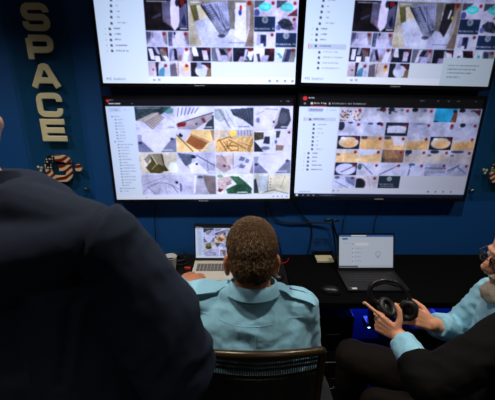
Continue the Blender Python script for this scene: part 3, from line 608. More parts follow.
make_monitor('wall_monitor', .817, 2.0393, -.0105, pic_AB(True), 'upper right wall monitor with a pale pop-up box over its tiles')
make_monitor('wall_monitor', -.2148, 1.4016, .0109, pic_C(), 'lower left wall monitor showing a four by four grid of cameras')
make_monitor('wall_monitor', .8107, 1.4163, -.0046, pic_D(), 'lower right wall monitor with Main View tab and small tiles, one sky blue')
# ------------------------------------------------------------------ acrylic signs
def stroke(bm, path, w, o, sx, sz, depth):
    """mitred thick polyline in the x-z plane; path in unit coords"""
    P = [V((x*sx, y*sz)) for x, y in path]; n = len(P); L, R = [], []
    for i in range(n):
        d0 = (P[i]-P[i-1]).normalized() if i else (P[1]-P[0]).normalized()
        d1 = (P[i+1]-P[i]).normalized() if i < n-1 else d0
        n0, n1 = V((-d0.y, d0.x)), V((-d1.y, d1.x)); m = (n0+n1).normalized(); k = min(1.8, 1/max(.3, m.dot(n0)))
        L.append(P[i]+m*w/2*k); R.append(P[i]-m*w/2*k)
    for i in range(n-1):
        prism(bm, [(L[i].x, L[i].y), (R[i].x, R[i].y), (R[i+1].x, R[i+1].y), (L[i+1].x, L[i+1].y)], o, (1, 0, 0), (0, 0, 1), depth)
def arc(cx, cy, r, a0, a1, n=6, ry=None):
    return [(cx+r*math.cos(math.radians(a0+(a1-a0)*k/n)), cy+(ry or r)*math.sin(math.radians(a0+(a1-a0)*k/n))) for k in range(n+1)]
GL = {'S': [[(1, .72)]+arc(.78, .78, .22, 0, 90)+arc(.22, .78, .22, 90, 180)+arc(.22, .72, .22, 180, 270)+arc(.78, .28, .22, 90, 0)+arc(.78, .22, .22, 0, -90)+arc(.22, .22, .22, 270, 180)+[(0, .3)]],
      'P': [[(0, -.13), (0, 1)], [(0, 1)]+arc(.78, .78, .22, 90, 0)+arc(.78, .6, .22, 0, -90)+[(0, .38)]],
      'C': [[(1, .68)]+arc(.78, .78, .22, 0, 90)+arc(.22, .78, .22, 90, 180)+arc(.22, .22, .22, 180, 270)+arc(.78, .22, .22, 270, 360)+[(1, .32)]],
      'E': [[(1.12, 1), (0, 1), (0, 0), (1.14, 0)], [(0, .5), (1.06, .5)]],
      'A': [[(-.1, -.13), (.42, 1.06)], [(.58, 1.06), (1.1, -.13)], [(.2, .26), (.8, .26)], [(.38, 1.0), (.62, 1.0)]]}
def make_sign(x0, label):
    xc = x0+.162
    r = thing('acrylic_sign', (xc, 1.89, 1.15), label, 'sign')
    b = bm_new(); box(b, x0, x0+.324, 1.89, 1.896, 1.145, 2.62); obj('acrylic_panel', b, M['acrylic'], r, smooth=False, bevel=.001)
    X0 = x0+.105
    rows = {'S': (2.118, 1.995), 'P': (1.976, 1.860), 'A': (1.842, 1.723), 'C': (1.698, 1.575), 'E': (1.563, 1.445)}
    for ch, (zt, zb) in rows.items():
        b = bm_new(); w, h = .135, zt-zb; st = .031
        for path in GL[ch]: stroke(b, path, st, (X0+st/2, 1.8895, zb+st*.45), w-st, h-st*.9, (0, -.008, 0))
        obj('letter', remesh(b, .0022, 1), M['gold'], r)
    # emblem: a G of stripes and stars, three loose stars on its left and a striped ball on its right
    ex, ez = x0+.171, 1.295
    e = bpy.data.objects.new('emblem', bpy.data.meshes.new('emblem')); bpy.data.objects.remove(e)
    b = bm_new()
    G = arc(.74, .70, .26, 12, 90, 6)+arc(.32, .66, .32, 90, 180, 8)+arc(.32, .32, .32, 180, 270, 8)+arc(.66, .30, .30, 270, 350, 6)+[(.94, .50), (.5, .50)]
    stroke(b, G, .036, (-.062, -.0005, -.062), .118, .122, (0, -.009, 0))
    eo = obj('emblem', b, M['flag'], r, smooth=False, world=False); eo.location = (ex-xc, 0, ez-1.15)
    for k, (dx, dz) in enumerate(((-.008, .008), (.010, .004), (.004, -.012))):
        b = bm_new(); pts = [(.0085*(1 if q % 2 == 0 else .42)*math.sin(q*PI/5), .0085*(1 if q % 2 == 0 else .42)*math.cos(q*PI/5)) for q in range(10)]
        prism(b, pts, (x0+.058+dx, 1.8895, 1.292+dz), (1, 0, 0), (0, 0, 1), (0, -.006, 0)); obj('star', b, M['gold'], r, smooth=False)
    b = bm_new(); cone(b, (0, -.0005, 0), (0, -.009, 0), .021, .021, 24)
    bo = obj('striped_ball', b, M['flag'], r, smooth=False, world=False); bo.location = (x0+.275-xc, 0, .146)
    for bx in (x0+.012, x0+.312-.014):
        for bz in (1.168, 2.58):
            b = bm_new(); cone(b, (bx, YW, bz), (bx, 1.897, bz), .007, .007); cone(b, (bx, 1.8899, bz), (bx, 1.883, bz), .011, .010); ell(b, (bx, 1.883, bz), (.0095, .003, .0095), n=16)
            obj('standoff_bolt', b, M['chrome'], r)
    return r
make_sign(-1.19, 'clear acrylic sign with gold SPACE letters, left of the monitors')
make_sign(1.362, 'clear acrylic sign right of the lower right monitor, flag emblem at frame edge')
# ------------------------------------------------------------------ desks
def make_desk(name, x0, x1, m, label):
    r = thing(name, ((x0+x1)/2, 1.66, 0), label, 'desk')
    b = bm_new(); box(b, x0, x1, 1.40, YW-.004, .705, .74); obj('desktop', b, m, r, smooth=False, bevel=.004)
    for x in (x0+.06, x1-.06):
        for y in (1.47, 1.85):
            b = bm_new(); cone(b, (x, y, .704), (x, y, .012), .02, .018); cone(b, (x, y, .012), (x, y, 0), .026, .026); obj('leg', b, M['black'], r)
    b = bm_new(); box(b, x0+.09, x1-.09, 1.84, 1.855, .60, .704); obj('apron', b, M['black'], r, smooth=False)
    return r
make_desk('desk', -1.35, .262, M['wood_dark'], 'dark brown desk against the blue wall, under the silver laptop')
make_desk('desk', .266, 2.0, M['cloth_black'], 'black desk against the blue wall, under the dark laptop')
r = thing('glow_blocking_unit', (.48, 1.64, 0), 'black drawer unit added under the black desk to block the blue glow at its left end', 'drawer unit')  # added cabinet: keeps the left end under the desk dark against the glow
b = bm_new(); box(b, .36, .60, 1.47, 1.83, .03, .60); obj('carcass', b, M['black'], r, smooth=False, bevel=.004)
for k in range(3):
    b = bm_new(); box(b, .368, .592, 1.455, 1.470, .05+.18*k, .215+.18*k); d_ = obj('drawer', b, M['bezel'], r, smooth=False, bevel=.002)
    b = bm_new(); tube(b, [(.44, 1.455, .16+.18*k), (.442, 1.44, .16+.18*k), (.518, 1.44, .16+.18*k), (.52, 1.455, .16+.18*k)], .004, 8, 4); obj('handle', b, M['black'], d_)
for x in (.39, .57):
    for y in (1.50, 1.80):
        b = bm_new(); cone(b, (x, y, 0), (x, y, .031), .014, .014, 12); obj('foot', b, M['rubber'], r)
# ------------------------------------------------------------------ laptops
def make_laptop(cx, y_hinge, yfront, w, lid_h, tilt, shell, keym, pic, smat, label, trackpoint=False):
    z = .7402
    r = thing('laptop', (cx, (y_hinge+yfront)/2, z), label, 'laptop')
    hx = w/2
    b = bm_new(); box(b, cx-hx, cx+hx, yfront, y_hinge, z+.003, z+.016); base = obj('base', b, shell, r, smooth=False, bevel=.003)
    b = bm_new()
    for fx in (-hx+.03, hx-.03):
        for fy in (yfront+.02, y_hinge-.03): b = bm_new(); cone(b, (cx+fx, fy, z+.0035), (cx+fx, fy, z-.0002), .008, .007, 12); obj('rubber_foot', b, M['rubber'], r)
    D = y_hinge-yfront
    b = bm_new()
    for i in range(5):
        n = 14
        for j in range(n):
            kw = (w-.04)/n
            if i == 0 and 3 <= j <= 8:
                if j == 3: box(b, cx-hx+.02+kw*3+.001, cx-hx+.02+kw*9-.001, yfront+D*.42, yfront+D*.42+.0145, z+.0155, z+.0172)
                continue
            x = cx-hx+.02+kw*j; y = yfront+D*.42+i*.0172
            box(b, x+.001, x+kw-.001, y, y+.0145, z+.0155, z+.0172)
    obj('keyboard', b, keym, base, smooth=False)
    b = bm_new(); box(b, cx-.05, cx+.05, yfront+.012, yfront+D*.36, z+.0158, z+.0165); obj('touchpad', b, shell, base, smooth=False, bevel=.0004)
    if trackpoint:
        b = bm_new(); cone(b, (cx+.0, yfront+D*.42+.036, z+.016), (cx, yfront+D*.42+.036, z+.0205), .0035, .003, 12); obj('pointing_stick', b, M['red'], base)
        b = bm_new(); box(b, cx-hx+.012, cx-hx+.052, yfront+.008, yfront+.024, z+.0158, z+.0164); obj('sticker', b, M['white'], base, smooth=False)
        b = bm_new(); box(b, cx-hx+.012, cx-hx+.025, yfront+.009, yfront+.023, z+.0163, z+.0166); obj('sticker', b, M['navy_tab'], base, smooth=False)
    lid = bpy.data.objects.new('lid', None); bpy.data.objects.remove(lid)
    b = bm_new(); bz = .007
    R = Matrix.Rotation(-tilt, 4, 'X')
    box(b, -hx, hx, 0, .006, .004, lid_h)
    for a in ((-hx, -hx+bz, .004, lid_h), (hx-bz, hx, .004, lid_h), (-hx+bz, hx-bz, lid_h-.01, lid_h), (-hx+bz, hx-bz, .004, .02)): box(b, a[0], a[1], -.0025, .0005, a[2], a[3])
    lid = obj('lid', b, M['bezel'], r, smooth=False, world=False); lid.location = (0, (y_hinge-yfront)/2-.006, .014); lid.rotation_euler = (-tilt, 0, 0)
    sc = bpy.data.objects.new('screen', screen_mesh('screen', pic, w-2*bz, lid_h-.03, smat)); link(sc, lid); sc.location = (0, -.0012, .02+(lid_h-.03)/2)
    for hxx in (-hx*.8, hx*.8):
        b = bm_new(); cone(b, (hxx-.02, 0, .001), (hxx+.02, 0, .001), .0055, .0055, 12)
        h = obj('hinge', b, M['black'], r, world=False); h.location = (0, (y_hinge-yfront)/2-.002, .014)
    return r
make_laptop(.714, 1.686, 1.485, .322, .215, .30, M['darkshell'], M['key'], pic_lap(), M['lapscreen2'], 'dark laptop open to a pale blue page, on the black desk', True)
make_laptop(-.107, 1.806, 1.585, .322, .228, .10, M['silver'], M['keysilver'], pic_C(260, 150), M['lapscreen'], 'silver laptop showing camera tiles, in front of the man in the blue shirt')
# ------------------------------------------------------------------ small things on the desks
def make_mouse(x, y, rz, label, round_=False):
    r = thing('computer_mouse', (x, y, .7403), label, 'mouse', rz=rz)
    b = bm_new(); R = Matrix.Identity(3)
    ell(b, (0, 0, .004), (.031, .052, .03) if not round_ else (.034, .05, .028), n=28)
    for v in b.verts:
        if v.co.z < 0: v.co.z = 0
        v.co.z *= 1+.25*(v.co.y < 0)*min(1, abs(v.co.y)/.05)*.6
    obj('shell', b, M['bezel'], r, world=False)
    b = bm_new(); cone(b, (-.004, .022, .030), (.004, .022, .030), .007, .007, 16); obj('scroll_wheel', b, M['chrome'] if round_ else M['rubber'], r, world=False)
    b = bm_new(); box(b, -.0006, .0006, .0, .05, .028, .033) if False else cone(b, (0, .03, .0285), (0, .048, .016), .0008, .0008, 6); obj('button_gap', b, M['rubber'], r, world=False)
    return r
make_mouse(.463, 1.492, 1.15, 'black computer mouse left of the dark laptop, near the desk edge')
make_mouse(.205, 1.64, .3, "black computer mouse right of the seated man's head", True)
# pad on organiser box
r = thing('organiser_tray', (.51, 1.835, .7403), 'low black tray at the wall holding a cream note pad', 'tray')
b = bm_new(); box(b, .45, .575, 1.80, 1.90, .7403, .7463)
for a in ((.45, .454, 1.80, 1.90), (.571, .575, 1.80, 1.90), (.454, .571, 1.896, 1.90)): box(b, a[0], a[1], a[2], a[3], .7460, .772)
obj('tray', b, M['black'], r, smooth=False)
b = bm_new(); R = Matrix.Rotation(.0, 4, 'Z'); box(b, .462, .563, 1.79, 1.868, .7466, .757); o = obj('note_pad', b, M['paper'], None, smooth=False, bevel=.001); tag(o, 'cream note pad lying in the low black tray', 'note pad')
# desk microphone stand
r = thing('microphone_stand', (.525, 1.872, .7403), 'thin black two-headed microphone stand behind the tray, before the wall', 'microphone stand')
def q(x, y, z): return (x, y, z)
b = bm_new(); cone(b, (.585, 1.872, .7403), (.585, 1.872, .748), .014, .013) if False else lathe(b, [(.0, 0), (.028, 0), (.028, .006), (.012, .011), (0, .012)][1:], (.612, 1.884, .7403)); obj('foot', b, M['black'], r)
b = bm_new(); tube(b, [(.612, 1.884, .745), (.600, 1.878, .85), (.568, 1.86, .93), (.545, 1.845, .99)], .0062); tube(b, [(.545, 1.845, .99), (.53, 1.84, 1.003), (.512, 1.835, 1.0)], .004); tube(b, [(.545, 1.845, .99), (.56, 1.84, 1.005), (.585, 1.835, .998)], .004); obj('stem', b, M['black'], r)
for x in (.512, .560):
    b = bm_new(); cap(b, (x-.012, 1.836, 1.0), (x+.012, 1.833, 1.003), .0085, .0085); obj('microphone_head', b, M['black'], r)
    b = bm_new(); ell(b, (x+.001, 1.829, 1.008), (.008, .0035, .004), n=12); obj('grille', b, M['chrome'], r)
# paper cup
r = thing('paper_cup', (-.392, 1.70, .7403), "white paper cup on the brown desk, behind the standing man's elbow", 'cup')
b = bm_new(); lathe(b, [(.026, 0), (.037, .092), (.0385, .094), (.0375, .096), (.035, .092), (.025, .004)], (-.392, 1.70, .7403)); obj('body', b, M['white'], r)
b = bm_new(); lathe(b, [(.034, .07), (.0345, .0705), (.0345, .071)], (-.392, 1.70, .7403)); obj('drink', b, M['wood_dark'], r)
# orange lighter-like plug and cable heap
r = thing('cable_connector', (-.29, 1.76, .745), 'small orange plug left of the silver laptop', 'plug')
b = bm_new(); box(b, -.318, -.285, 1.722, 1.736, .7403, .752); obj('housing', b, M['orange'], r, smooth=False, bevel=.002)
b = bm_new(); tube(b, [(-.287, 1.729, .746), (-.28, 1.745, .743), (-.279, 1.78, .743)], .0025); obj('lead', b, M['rubber'], r)
def cable(name, pts, rad, label, mt=None):
    b = bm_new(); tube(b, pts, rad, 8, 10); o = obj(name, b, mt or M['rubber']); return tag(o, label, 'cable')
rnd = random.Random(3)
pts = []
for k in range(26):
    a = k*1.05; pts.append((-.39+.055*math.cos(a)*(1+.3*rnd.random())+.03*math.sin(k*.3), 1.80+.045*math.sin(a)*(1+.3*rnd.random()), .745+.0016*k+.002*rnd.random()))
cable('coiled_cable', pts, .004, 'tangled black cable heap on the brown desk behind the paper cup')
def W(x, z, y=1.905): return (x, y, z)
# hanging cables: behind the lower monitors down to the desk
cable('hanging_cable', [W(.148, 1.16), W(.15, 1.08), W(.155, 1.0), W(.19, .93), W(.235, .84), W(.26, .745)], .0045, 'thick black cable hanging from the lower left monitor to the desk')
cable('hanging_cable', [W(.165, 1.16), W(.17, 1.06), W(.21, .985), W(.29, .958), W(.40, .958), W(.50, .96, 1.897), W(.55, .95, 1.89), W(.575, .88, 1.888), W(.60, .75, 1.89)], .0045, 'black cable sagging sideways from the lower left monitor to the microphone stand')
cable('hanging_cable', [W(.31, 1.16), W(.33, 1.07), W(.39, .99), W(.435, .94, 1.911), W(.44, .84), W(.425, .745)], .0045, 'black cable dropping from the lower right monitor beside the tray')
cable('hanging_cable', [W(.66, 1.16), W(.64, 1.03), W(.63, .94), W(.63, .745)], .0025, 'thin black cable running down the wall behind the dark laptop, left one')
cable('hanging_cable', [W(.85, 1.16), W(.84, 1.05), W(.825, .95), W(.83, .745)], .0025, 'thin black cable running down the wall behind the dark laptop, right one')
cable('hanging_cable', [W(-.49, 1.16), W(-.5, 1.07), W(-.515, .98), W(-.52, .745)], .003, "thin black cable hanging on the wall beside the standing man's shoulder")
cable('laptop_cable', [(.30, 1.86, .7425), (.27, 1.80, .7425), (.17, 1.79, .7425), (.08, 1.80, .7435), (.06, 1.79, .7455)], .0022, 'thin reddish cable lying on the desk behind the silver laptop', M['red'])
# ------------------------------------------------------------------ computer with blue lights under the black desk
r = thing('computer_tower', (1.06, 1.62, 0), 'black computer tower with blue lights under the black desk', 'computer')
b = bm_new(); box(b, .93, 1.15, 1.50, 1.86, .02, .50); obj('case', b, M['black'], r, smooth=False, bevel=.006)
b = bm_new(); box(b, .945, 1.135, 1.492, 1.500, .04, .48); obj('front_panel', b, M['bezel'], r, smooth=False, bevel=.002)
for x in (.95, 1.13):
    for y in (1.53, 1.83):
        b = bm_new(); cone(b, (x, y, 0), (x, y, .021), .015, .013, 12); obj('foot', b, M['rubber'], r)
r = thing('light_hub', (.77, 1.60, .40), "small black hub with bright blue lights under the black desk", 'hub')
b = bm_new(); box(b, .72, .83, 1.585, 1.66, .43, .47); obj('case', b, M['black'], r, smooth=False, bevel=.003)
b = bm_new(); box(b, .745, .83-.003, 1.60, 1.65, .469, .7045); obj('bracket', b, M['black'], r, smooth=False, bevel=.003)
for x, z, m_ in ((.735, .446, 'led_white'), (.800, .462, 'led_white'), (.793, .44, 'led')):
    b = bm_new(); ell(b, (x, 1.585, z), (.008, .003, .0035), n=12); obj('light', b, M[m_], r)
r = thing('light_tube', (.93, 1.46, .66), 'short glowing violet light tube under the front of the black desk', 'light tube')
b = bm_new(); cone(b, (.885, 1.44, .655), (.955, 1.45, .690), .004, .004, 10); obj('tube', b, M['led_white'], r)
b = bm_new(); box(b, .945, .965, 1.44, 1.46, .688, .7045); obj('clip', b, M['black'], r, smooth=False)
r = thing('led_strip', (1.0, 1.80, .70), 'blue light strip fixed under the back of the black desk', 'light strip')
b = bm_new(); box(b, .78, 1.62, 1.815, 1.835, .700, .7045); obj('channel', b, M['black'], r, smooth=False)
b = bm_new(); box(b, .79, 1.61, 1.818, 1.832, .697, .7005); obj('diffuser', b, M['led'], r, smooth=False)

# ------------------------------------------------------------------ people
def hand_geo(bm, wrist, d, palm, thumb_side, curls, spread=.09, thumb=(.5, .3), sc=1.0, r=.0088, straight=None):
    """palm and five fingers. d: towards fingers, palm: direction the palm faces, thumb_side: side of the thumb"""
    wrist = V(wrist); d = V(d).normalized(); p = V(palm); p = (p-d*p.dot(d)).normalized(); s = p.cross(d).normalized()
    if s.dot(V(thumb_side)) < 0: s = -s
    L = [.040, .044, .041, .032]; tips = []
    for k in range(4):
        off = (.030-.0195*k)*sc
        kn = wrist+d*(.088-.004*abs(k-1))*sc+s*off
        base = wrist+d*.012*sc+s*off*.62
        cap(bm, base, kn, .0135*sc, .0112*sc, 12)
        dd = (d+s*spread*(1.2-k)).normalized(); q_ = kn; rr = r*sc*(1 if k < 3 else .88)
        c = curls[k] if isinstance(curls[k], (tuple, list)) else (curls[k],)*3
        up = p
        for seg in range(3):
            a = c[seg]
            nd = dd*math.cos(a)+up*math.sin(a); up = up*math.cos(a)-dd*math.sin(a); dd = nd.normalized()
            e = q_+dd*L[k]*sc*(1, .66, .55)[seg]
            cap(bm, q_, e, rr*(1, .95, .88)[seg], rr*(.95, .88, .78)[seg], 12); q_ = e
        tips.append((q_.copy(), dd.copy(), up.copy()))
    # thumb from the side of the palm near the wrist
    t0 = wrist+d*.020*sc+s*.022*sc; out, cl = thumb
    t1 = t0+(s*math.sin(out+.35)+d*math.cos(out+.35)+p*cl*.5).normalized()*.042*sc
    t2 = t1+(s*math.sin(out)+d*math.cos(out)+p*cl).normalized()*.034*sc
    t3 = t2+(s*math.sin(out*.5)+d*math.cos(out*.5)+p*cl*1.5).normalized()*.026*sc
    cap(bm, t0, t1, .0165*sc, .0125*sc, 12); cap(bm, t1, t2, .0115*sc, .0105*sc, 12); cap(bm, t2, t3, .0105*sc, .0085*sc, 12)
    cap(bm, wrist-d*.03*sc, wrist+d*.012*sc, .024*sc, .023*sc, 14)
    return tips
def head_geo(bm, c, fwd, up=(0, 0, 1), sc=1.0, ears=True, ez=0):
    f = V(fwd).normalized(); u = V(up); u = (u-f*u.dot(f)).normalized(); r_ = f.cross(u).normalized()
    R = Matrix((r_, f, u)).transposed(); c = V(c)
    def P(x, y, z): return c+R@V((x, y, z))*sc
    def E(x, y, z, a, b_, g, rot=None): ell(bm, P(x, y, z), (a*sc, b_*sc, g*sc), R if rot is None else R@rot, 22)
    E(0, -.012, .028, .077, .097, .090); E(0, -.035, -.01, .066, .07, .075); E(0, .03, -.028, .062, .062, .082)
    E(0, .045, -.088, .040, .038, .028); E(.036, .052, -.024, .026, .026, .024); E(-.036, .052, -.024, .026, .026, .024)
    E(0, .076, .028, .048, .018, .012); E(0, .084, -.066, .024, .012, .008); E(0, .083, -.076, .019, .011, .008)
    cone(bm, P(0, .082, .018), P(0, .114, -.026), .008*sc, .013*sc, 12); E(0, .110, -.028, .012, .012, .010); E(.011, .101, -.031, .008, .01, .008); E(-.011, .101, -.031, .008, .01, .008)
    if ears:
        for s in (-1, 1):
            ro = Matrix.Rotation(s*.35, 3, 'Z')
            E(s*(.079+ez*.12), -.008, -.008+ez, .009, .018, .033, ro); E(s*(.084+ez*.12), -.016, .004+ez, .007, .012, .024, ro); E(s*(.078+ez*.12), -.002, -.030+ez, .008, .009, .012, ro)
    return P, R
def finish_body(name, bm, m, parent, voxel=.0042, smooth=2):
    return obj(name, remesh(bm, voxel, smooth), m, parent)
def cloth(name, bm, m, parent, voxel=.007, smooth=4, wr=None):
    out = remesh(bm, voxel, smooth)
    if wr:
        from mathutils import noise as NZ
        out.normal_update()
        for amp, sc, vec in wr:
            for v in out.verts:
                q_ = V((v.co.x*vec[0], v.co.y*vec[1], v.co.z*vec[2]))*sc
                n = NZ.noise(q_)+.5*NZ.noise(q_*2.1)
                n = (1-abs(n)*2.2)
                v.co += v.normal*amp*n
    return obj(name, out, m, parent)
def seated_legs(bm, hipc, right, fwd, knee_l, knee_r, ank_l, ank_r, ex=0):
    for s, kn, an in ((-1, knee_l, ank_l), (1, knee_r, ank_r)):
        h = V(hipc)+V(right)*s*.095
        cap(bm, h, kn, .088+ex, .062+ex); cap(bm, kn, an, .058+ex, .042+ex)
def shoe(name, an, fwd, parent):
    f = V(fwd).normalized(); a = V(an); b = bm_new()
    s_, u_ = f.cross(V((0, 0, 1))), V((0, 0, 1)); R = Matrix((f.cross(u_), f, u_)).transposed()
    a.z = 0
    cap(b, a+V((0, 0, .06))-f*.02, a+V((0, 0, .10))-f*.01, .042, .046); ell(b, a+f*.05+V((0, 0, .035)), (.045, .13, .04), R); ell(b, a+f*.12+V((0, 0, .028)), (.048, .06, .03), R)
    out = remesh(b, .006, 2)
    for v in out.verts:
        if v.co.z < .004: v.co.z = .0
    obj('shoe', out, M['shoe'], parent)

# ---- man seated at the desk, back to us ------------------------------------------------
P0 = thing('person', (.05, 1.0, 0), 'man with short brown hair seated in a light blue shirt, back turned', 'person')
HC = V((.037, .982, 1.216)); HF = (-.03, .965, -.26)
NB = V((.045, .93, 1.075))
shL, shR = V((-.125, .985, 1.045)), V((.196, .955, 1.035))
elL, wrL = V((-.265, 1.28, .86)), V((-.312, 1.540, .776))
elR, wrR = V((.244, .985, .78)), V((.18, 1.21, .70))
hips = V((.05, .97, .56))
kL, kR, aL, aR = V((-.10, 1.42, .56)), V((.20, 1.42, .56)), V((-.10, 1.40, .11)), V((.20, 1.40, .11))
def torso(bm, ex=0, trim=0):
    X = V((1, 0, 0)); Y = V((0, 1, 0))
    loft(bm, [((.05, .97, .50), X*(.16+ex), Y*(.115+ex)), ((.05, .965, .60), X*(.168+ex), Y*(.12+ex)), ((.05, .955, .72), X*(.155+ex), Y*(.112+ex)), ((.05, .945, .85), X*(.165+ex), Y*(.115+ex)),
              ((.045, .945, .95), X*(.178+ex), Y*(.115+ex)), ((.043, .955, 1.02), X*(.172+ex), Y*(.098+ex)), ((.04, .965, 1.07), X*(.12+ex), Y*(.075+ex)), ((.04, .962, 1.10), X*(.07+ex), Y*(.06+ex))], 32, 2.3)
b = bm_new(); head_geo(b, HC, HF, sc=1.03, ez=-.024); torso(b)
cap(b, HC+V((0, -.03, -.05)), NB+V((0, .02, .0)), .056, .062)
for sh, el_, wr in ((shL, elL, wrL), (shR, elR, wrR)):
    cap(b, V((.04, .96, 1.04)), sh, .06, .055); cap(b, sh, el_, .05, .038); cap(b, el_, wr, .037, .024)
tips = hand_geo(b, wrL, (.86, .42, -.04), (0, 0, -1), (0, 1, 0), [(.15, .35, .3), (.2, .4, .3), (.2, .45, .3), (.25, .5, .3)], .12, (.5, .15))
hand_geo(b, wrR, (-.25, .95, -.2), (0, 0, -1), (-1, 0, 0), [.2, .25, .3, .3])
seated_legs(b, hips, (1, 0, 0), (0, 1, 0), kL, kR, aL, aR)
for an in (aL, aR): cap(b, an, an+V((0, .10, -.07)), .036, .03)
finish_body('body', b, M['skin'], P0)
for tp, dd, up in tips:
    b = bm_new(); s_ = dd.cross(up); ell(b, tp-up*.0072+dd*.001, (.0052, .0058, .0016), Matrix((s_, dd, up)).transposed(), 10); obj('fingernail', b, M['nail'], P0)
# hair: a short cap over the crown, down to the nape
b = bm_new(); f = V(HF).normalized(); u = V((0, 0, 1)); u = (u-f*u.dot(f)).normalized(); r_ = f.cross(u); R = Matrix((r_, f, u)).transposed()
ell(b, HC+R@V((0, -.012, .028)), (.0825, .103, .096), R, 32); ell(b, HC+R@V((0, -.040, -.012)), (.072, .0735, .0795), R, 32)
hb = remesh(b, .0045, 2)
from mathutils import noise as NZ
dele = []
for v in hb.verts:
    l = R.transposed()@(v.co-HC)
    hair_line = -.072+.012*NZ.noise(l*60) if l.y < -.02 else -.045+(l.y+.02)*1.0
    if abs(l.x) > .055 and l.y > -.035 and l.z < .028: hair_line = .028
    if l.z < hair_line or l.y > .062+.3*max(0, l.z-.03): dele.append(v)
    else: v.co += (v.co-HC).normalized()*(.0016*NZ.noise(l*220)+.0008*NZ.noise(l*500))
bmesh.ops.delete(hb, geom=dele, context='VERTS')
hb.faces.ensure_lookup_table(); hb.normal_update(); rh = random.Random(11); crown = HC+R@V((0, -.06, .11)); fl = list(hb.faces); nf = len(fl); todo = []
for k in range(15000):
    fc = fl[rh.randrange(nf)]; p_ = fc.calc_center_median()+V((rh.uniform(-.003, .003), rh.uniform(-.003, .003), rh.uniform(-.003, .003))); n_ = fc.normal
    dirn = (p_-crown); dirn -= n_*dirn.dot(n_); dirn = dirn.normalized()*1.0+n_*rh.uniform(.15, .45)+V((rh.uniform(-.25, .25), rh.uniform(-.25, .25), rh.uniform(-.25, .25))); dirn.normalize()
    sd = dirn.cross(n_).normalized()*.0007; ln = rh.uniform(.004, .007)
    todo.append((p_-sd-n_*.001, p_+sd-n_*.001, p_+dirn*ln, p_-dirn*.001-n_*.0015, 1 if rh.random() < .42 else 2))
for a, c_, d, e_, mi in todo:
    a, c_, d, e_ = [hb.verts.new(q_) for q_ in (a, c_, d, e_)]
    for t_ in ((a, c_, d), (c_, e_, d), (e_, a, d), (a, e_, c_)): hb.faces.new(t_).material_index = mi
obj('hair', hb, [M['hair'], M['hair_light'], M['hair_dark']], P0)
# shirt
b = bm_new(); torso(b, .016)
for sh, el_, wr in ((shL, elL, wrL), (shR, elR, wrR)):
    cap(b, V((.04, .955, 1.045)), sh, .066, .066); cap(b, sh, el_, .064, .054); ell(b, el_, .054)
    w2 = el_.lerp(wr, .86); cone(b, el_, w2, .052, .036)
ell(b, V((.045, .90, .98)), (.15, .07, .10)); cap(b, V((-.03, .95, 1.085)), V((.12, .95, 1.08)), .045, .045)
cloth('shirt', b, M['shirt'], P0, .006, 5, [(.0035, 7, (1, 1, 2.2)), (.002, 16, (1.4, 1, .8))])
# collar: a standing band folded down at the back of the neck
b = bm_new(); rings = []
nk = V((.043, .948, 1.10)); prof = [(.060, -.012), (.063, .026), (.067, .040), (.073, .037), (.080, .022), (.087, .006), (.083, .0), (.066, .004)]
for k in range(29):
    a = math.radians(100+340*k/28*1.0); row_ = []
    for rr, zz in prof:
        tilt = .25*math.sin(a)  # front dips
        row_.append(b.verts.new(nk+V((rr*math.cos(a)*1.04, rr*math.sin(a), zz-.012*math.sin(a)-.02*(math.sin(a) > .4)*(rr > .08)))))
    rings.append(row_)
for A_, B_ in zip(rings, rings[1:]):
    for k in range(len(prof)): b.faces.new((A_[k], A_[(k+1) % len(prof)], B_[(k+1) % len(prof)], B_[k]))
b.faces.new(rings[0]); b.faces.new(rings[-1][::-1])
obj('collar', b, M['shirt'], P0)
# yoke seam and centre pleat across the back (projected on the shirt by raycast)
shirt = [c for c in P0.children if c.name.startswith('shirt')][0]
def on(o, x, z, y0=.3, d=(0, 1, 0)):
    loc = V((x, y0, z))-V(o.parent.location); h, p_, n, i = o.ray_cast(loc, V(d)); return (p_+V(o.parent.location)) if h else None
bpy.context.view_layer.update()
def seam(o, pts, rad, m, name, parent):
    P_ = [on(o, x, z) for x, z in pts]; P_ = [p for p in P_ if p]
    if len(P_) < 3: return
    b = bm_new(); tube(b, P_, rad, 6, 3); obj(name, b, m, parent)
seam(shirt, [(-.14+.02*k, 1.046+.002*math.sin(k*.5)) for k in range(18)], .0011, M['shirt'], 'yoke_seam', P0)
seam(shirt, [(.046+.0006*k, 1.042-.01*k) for k in range(18)], .0010, M['shirt'], 'back_pleat', P0)
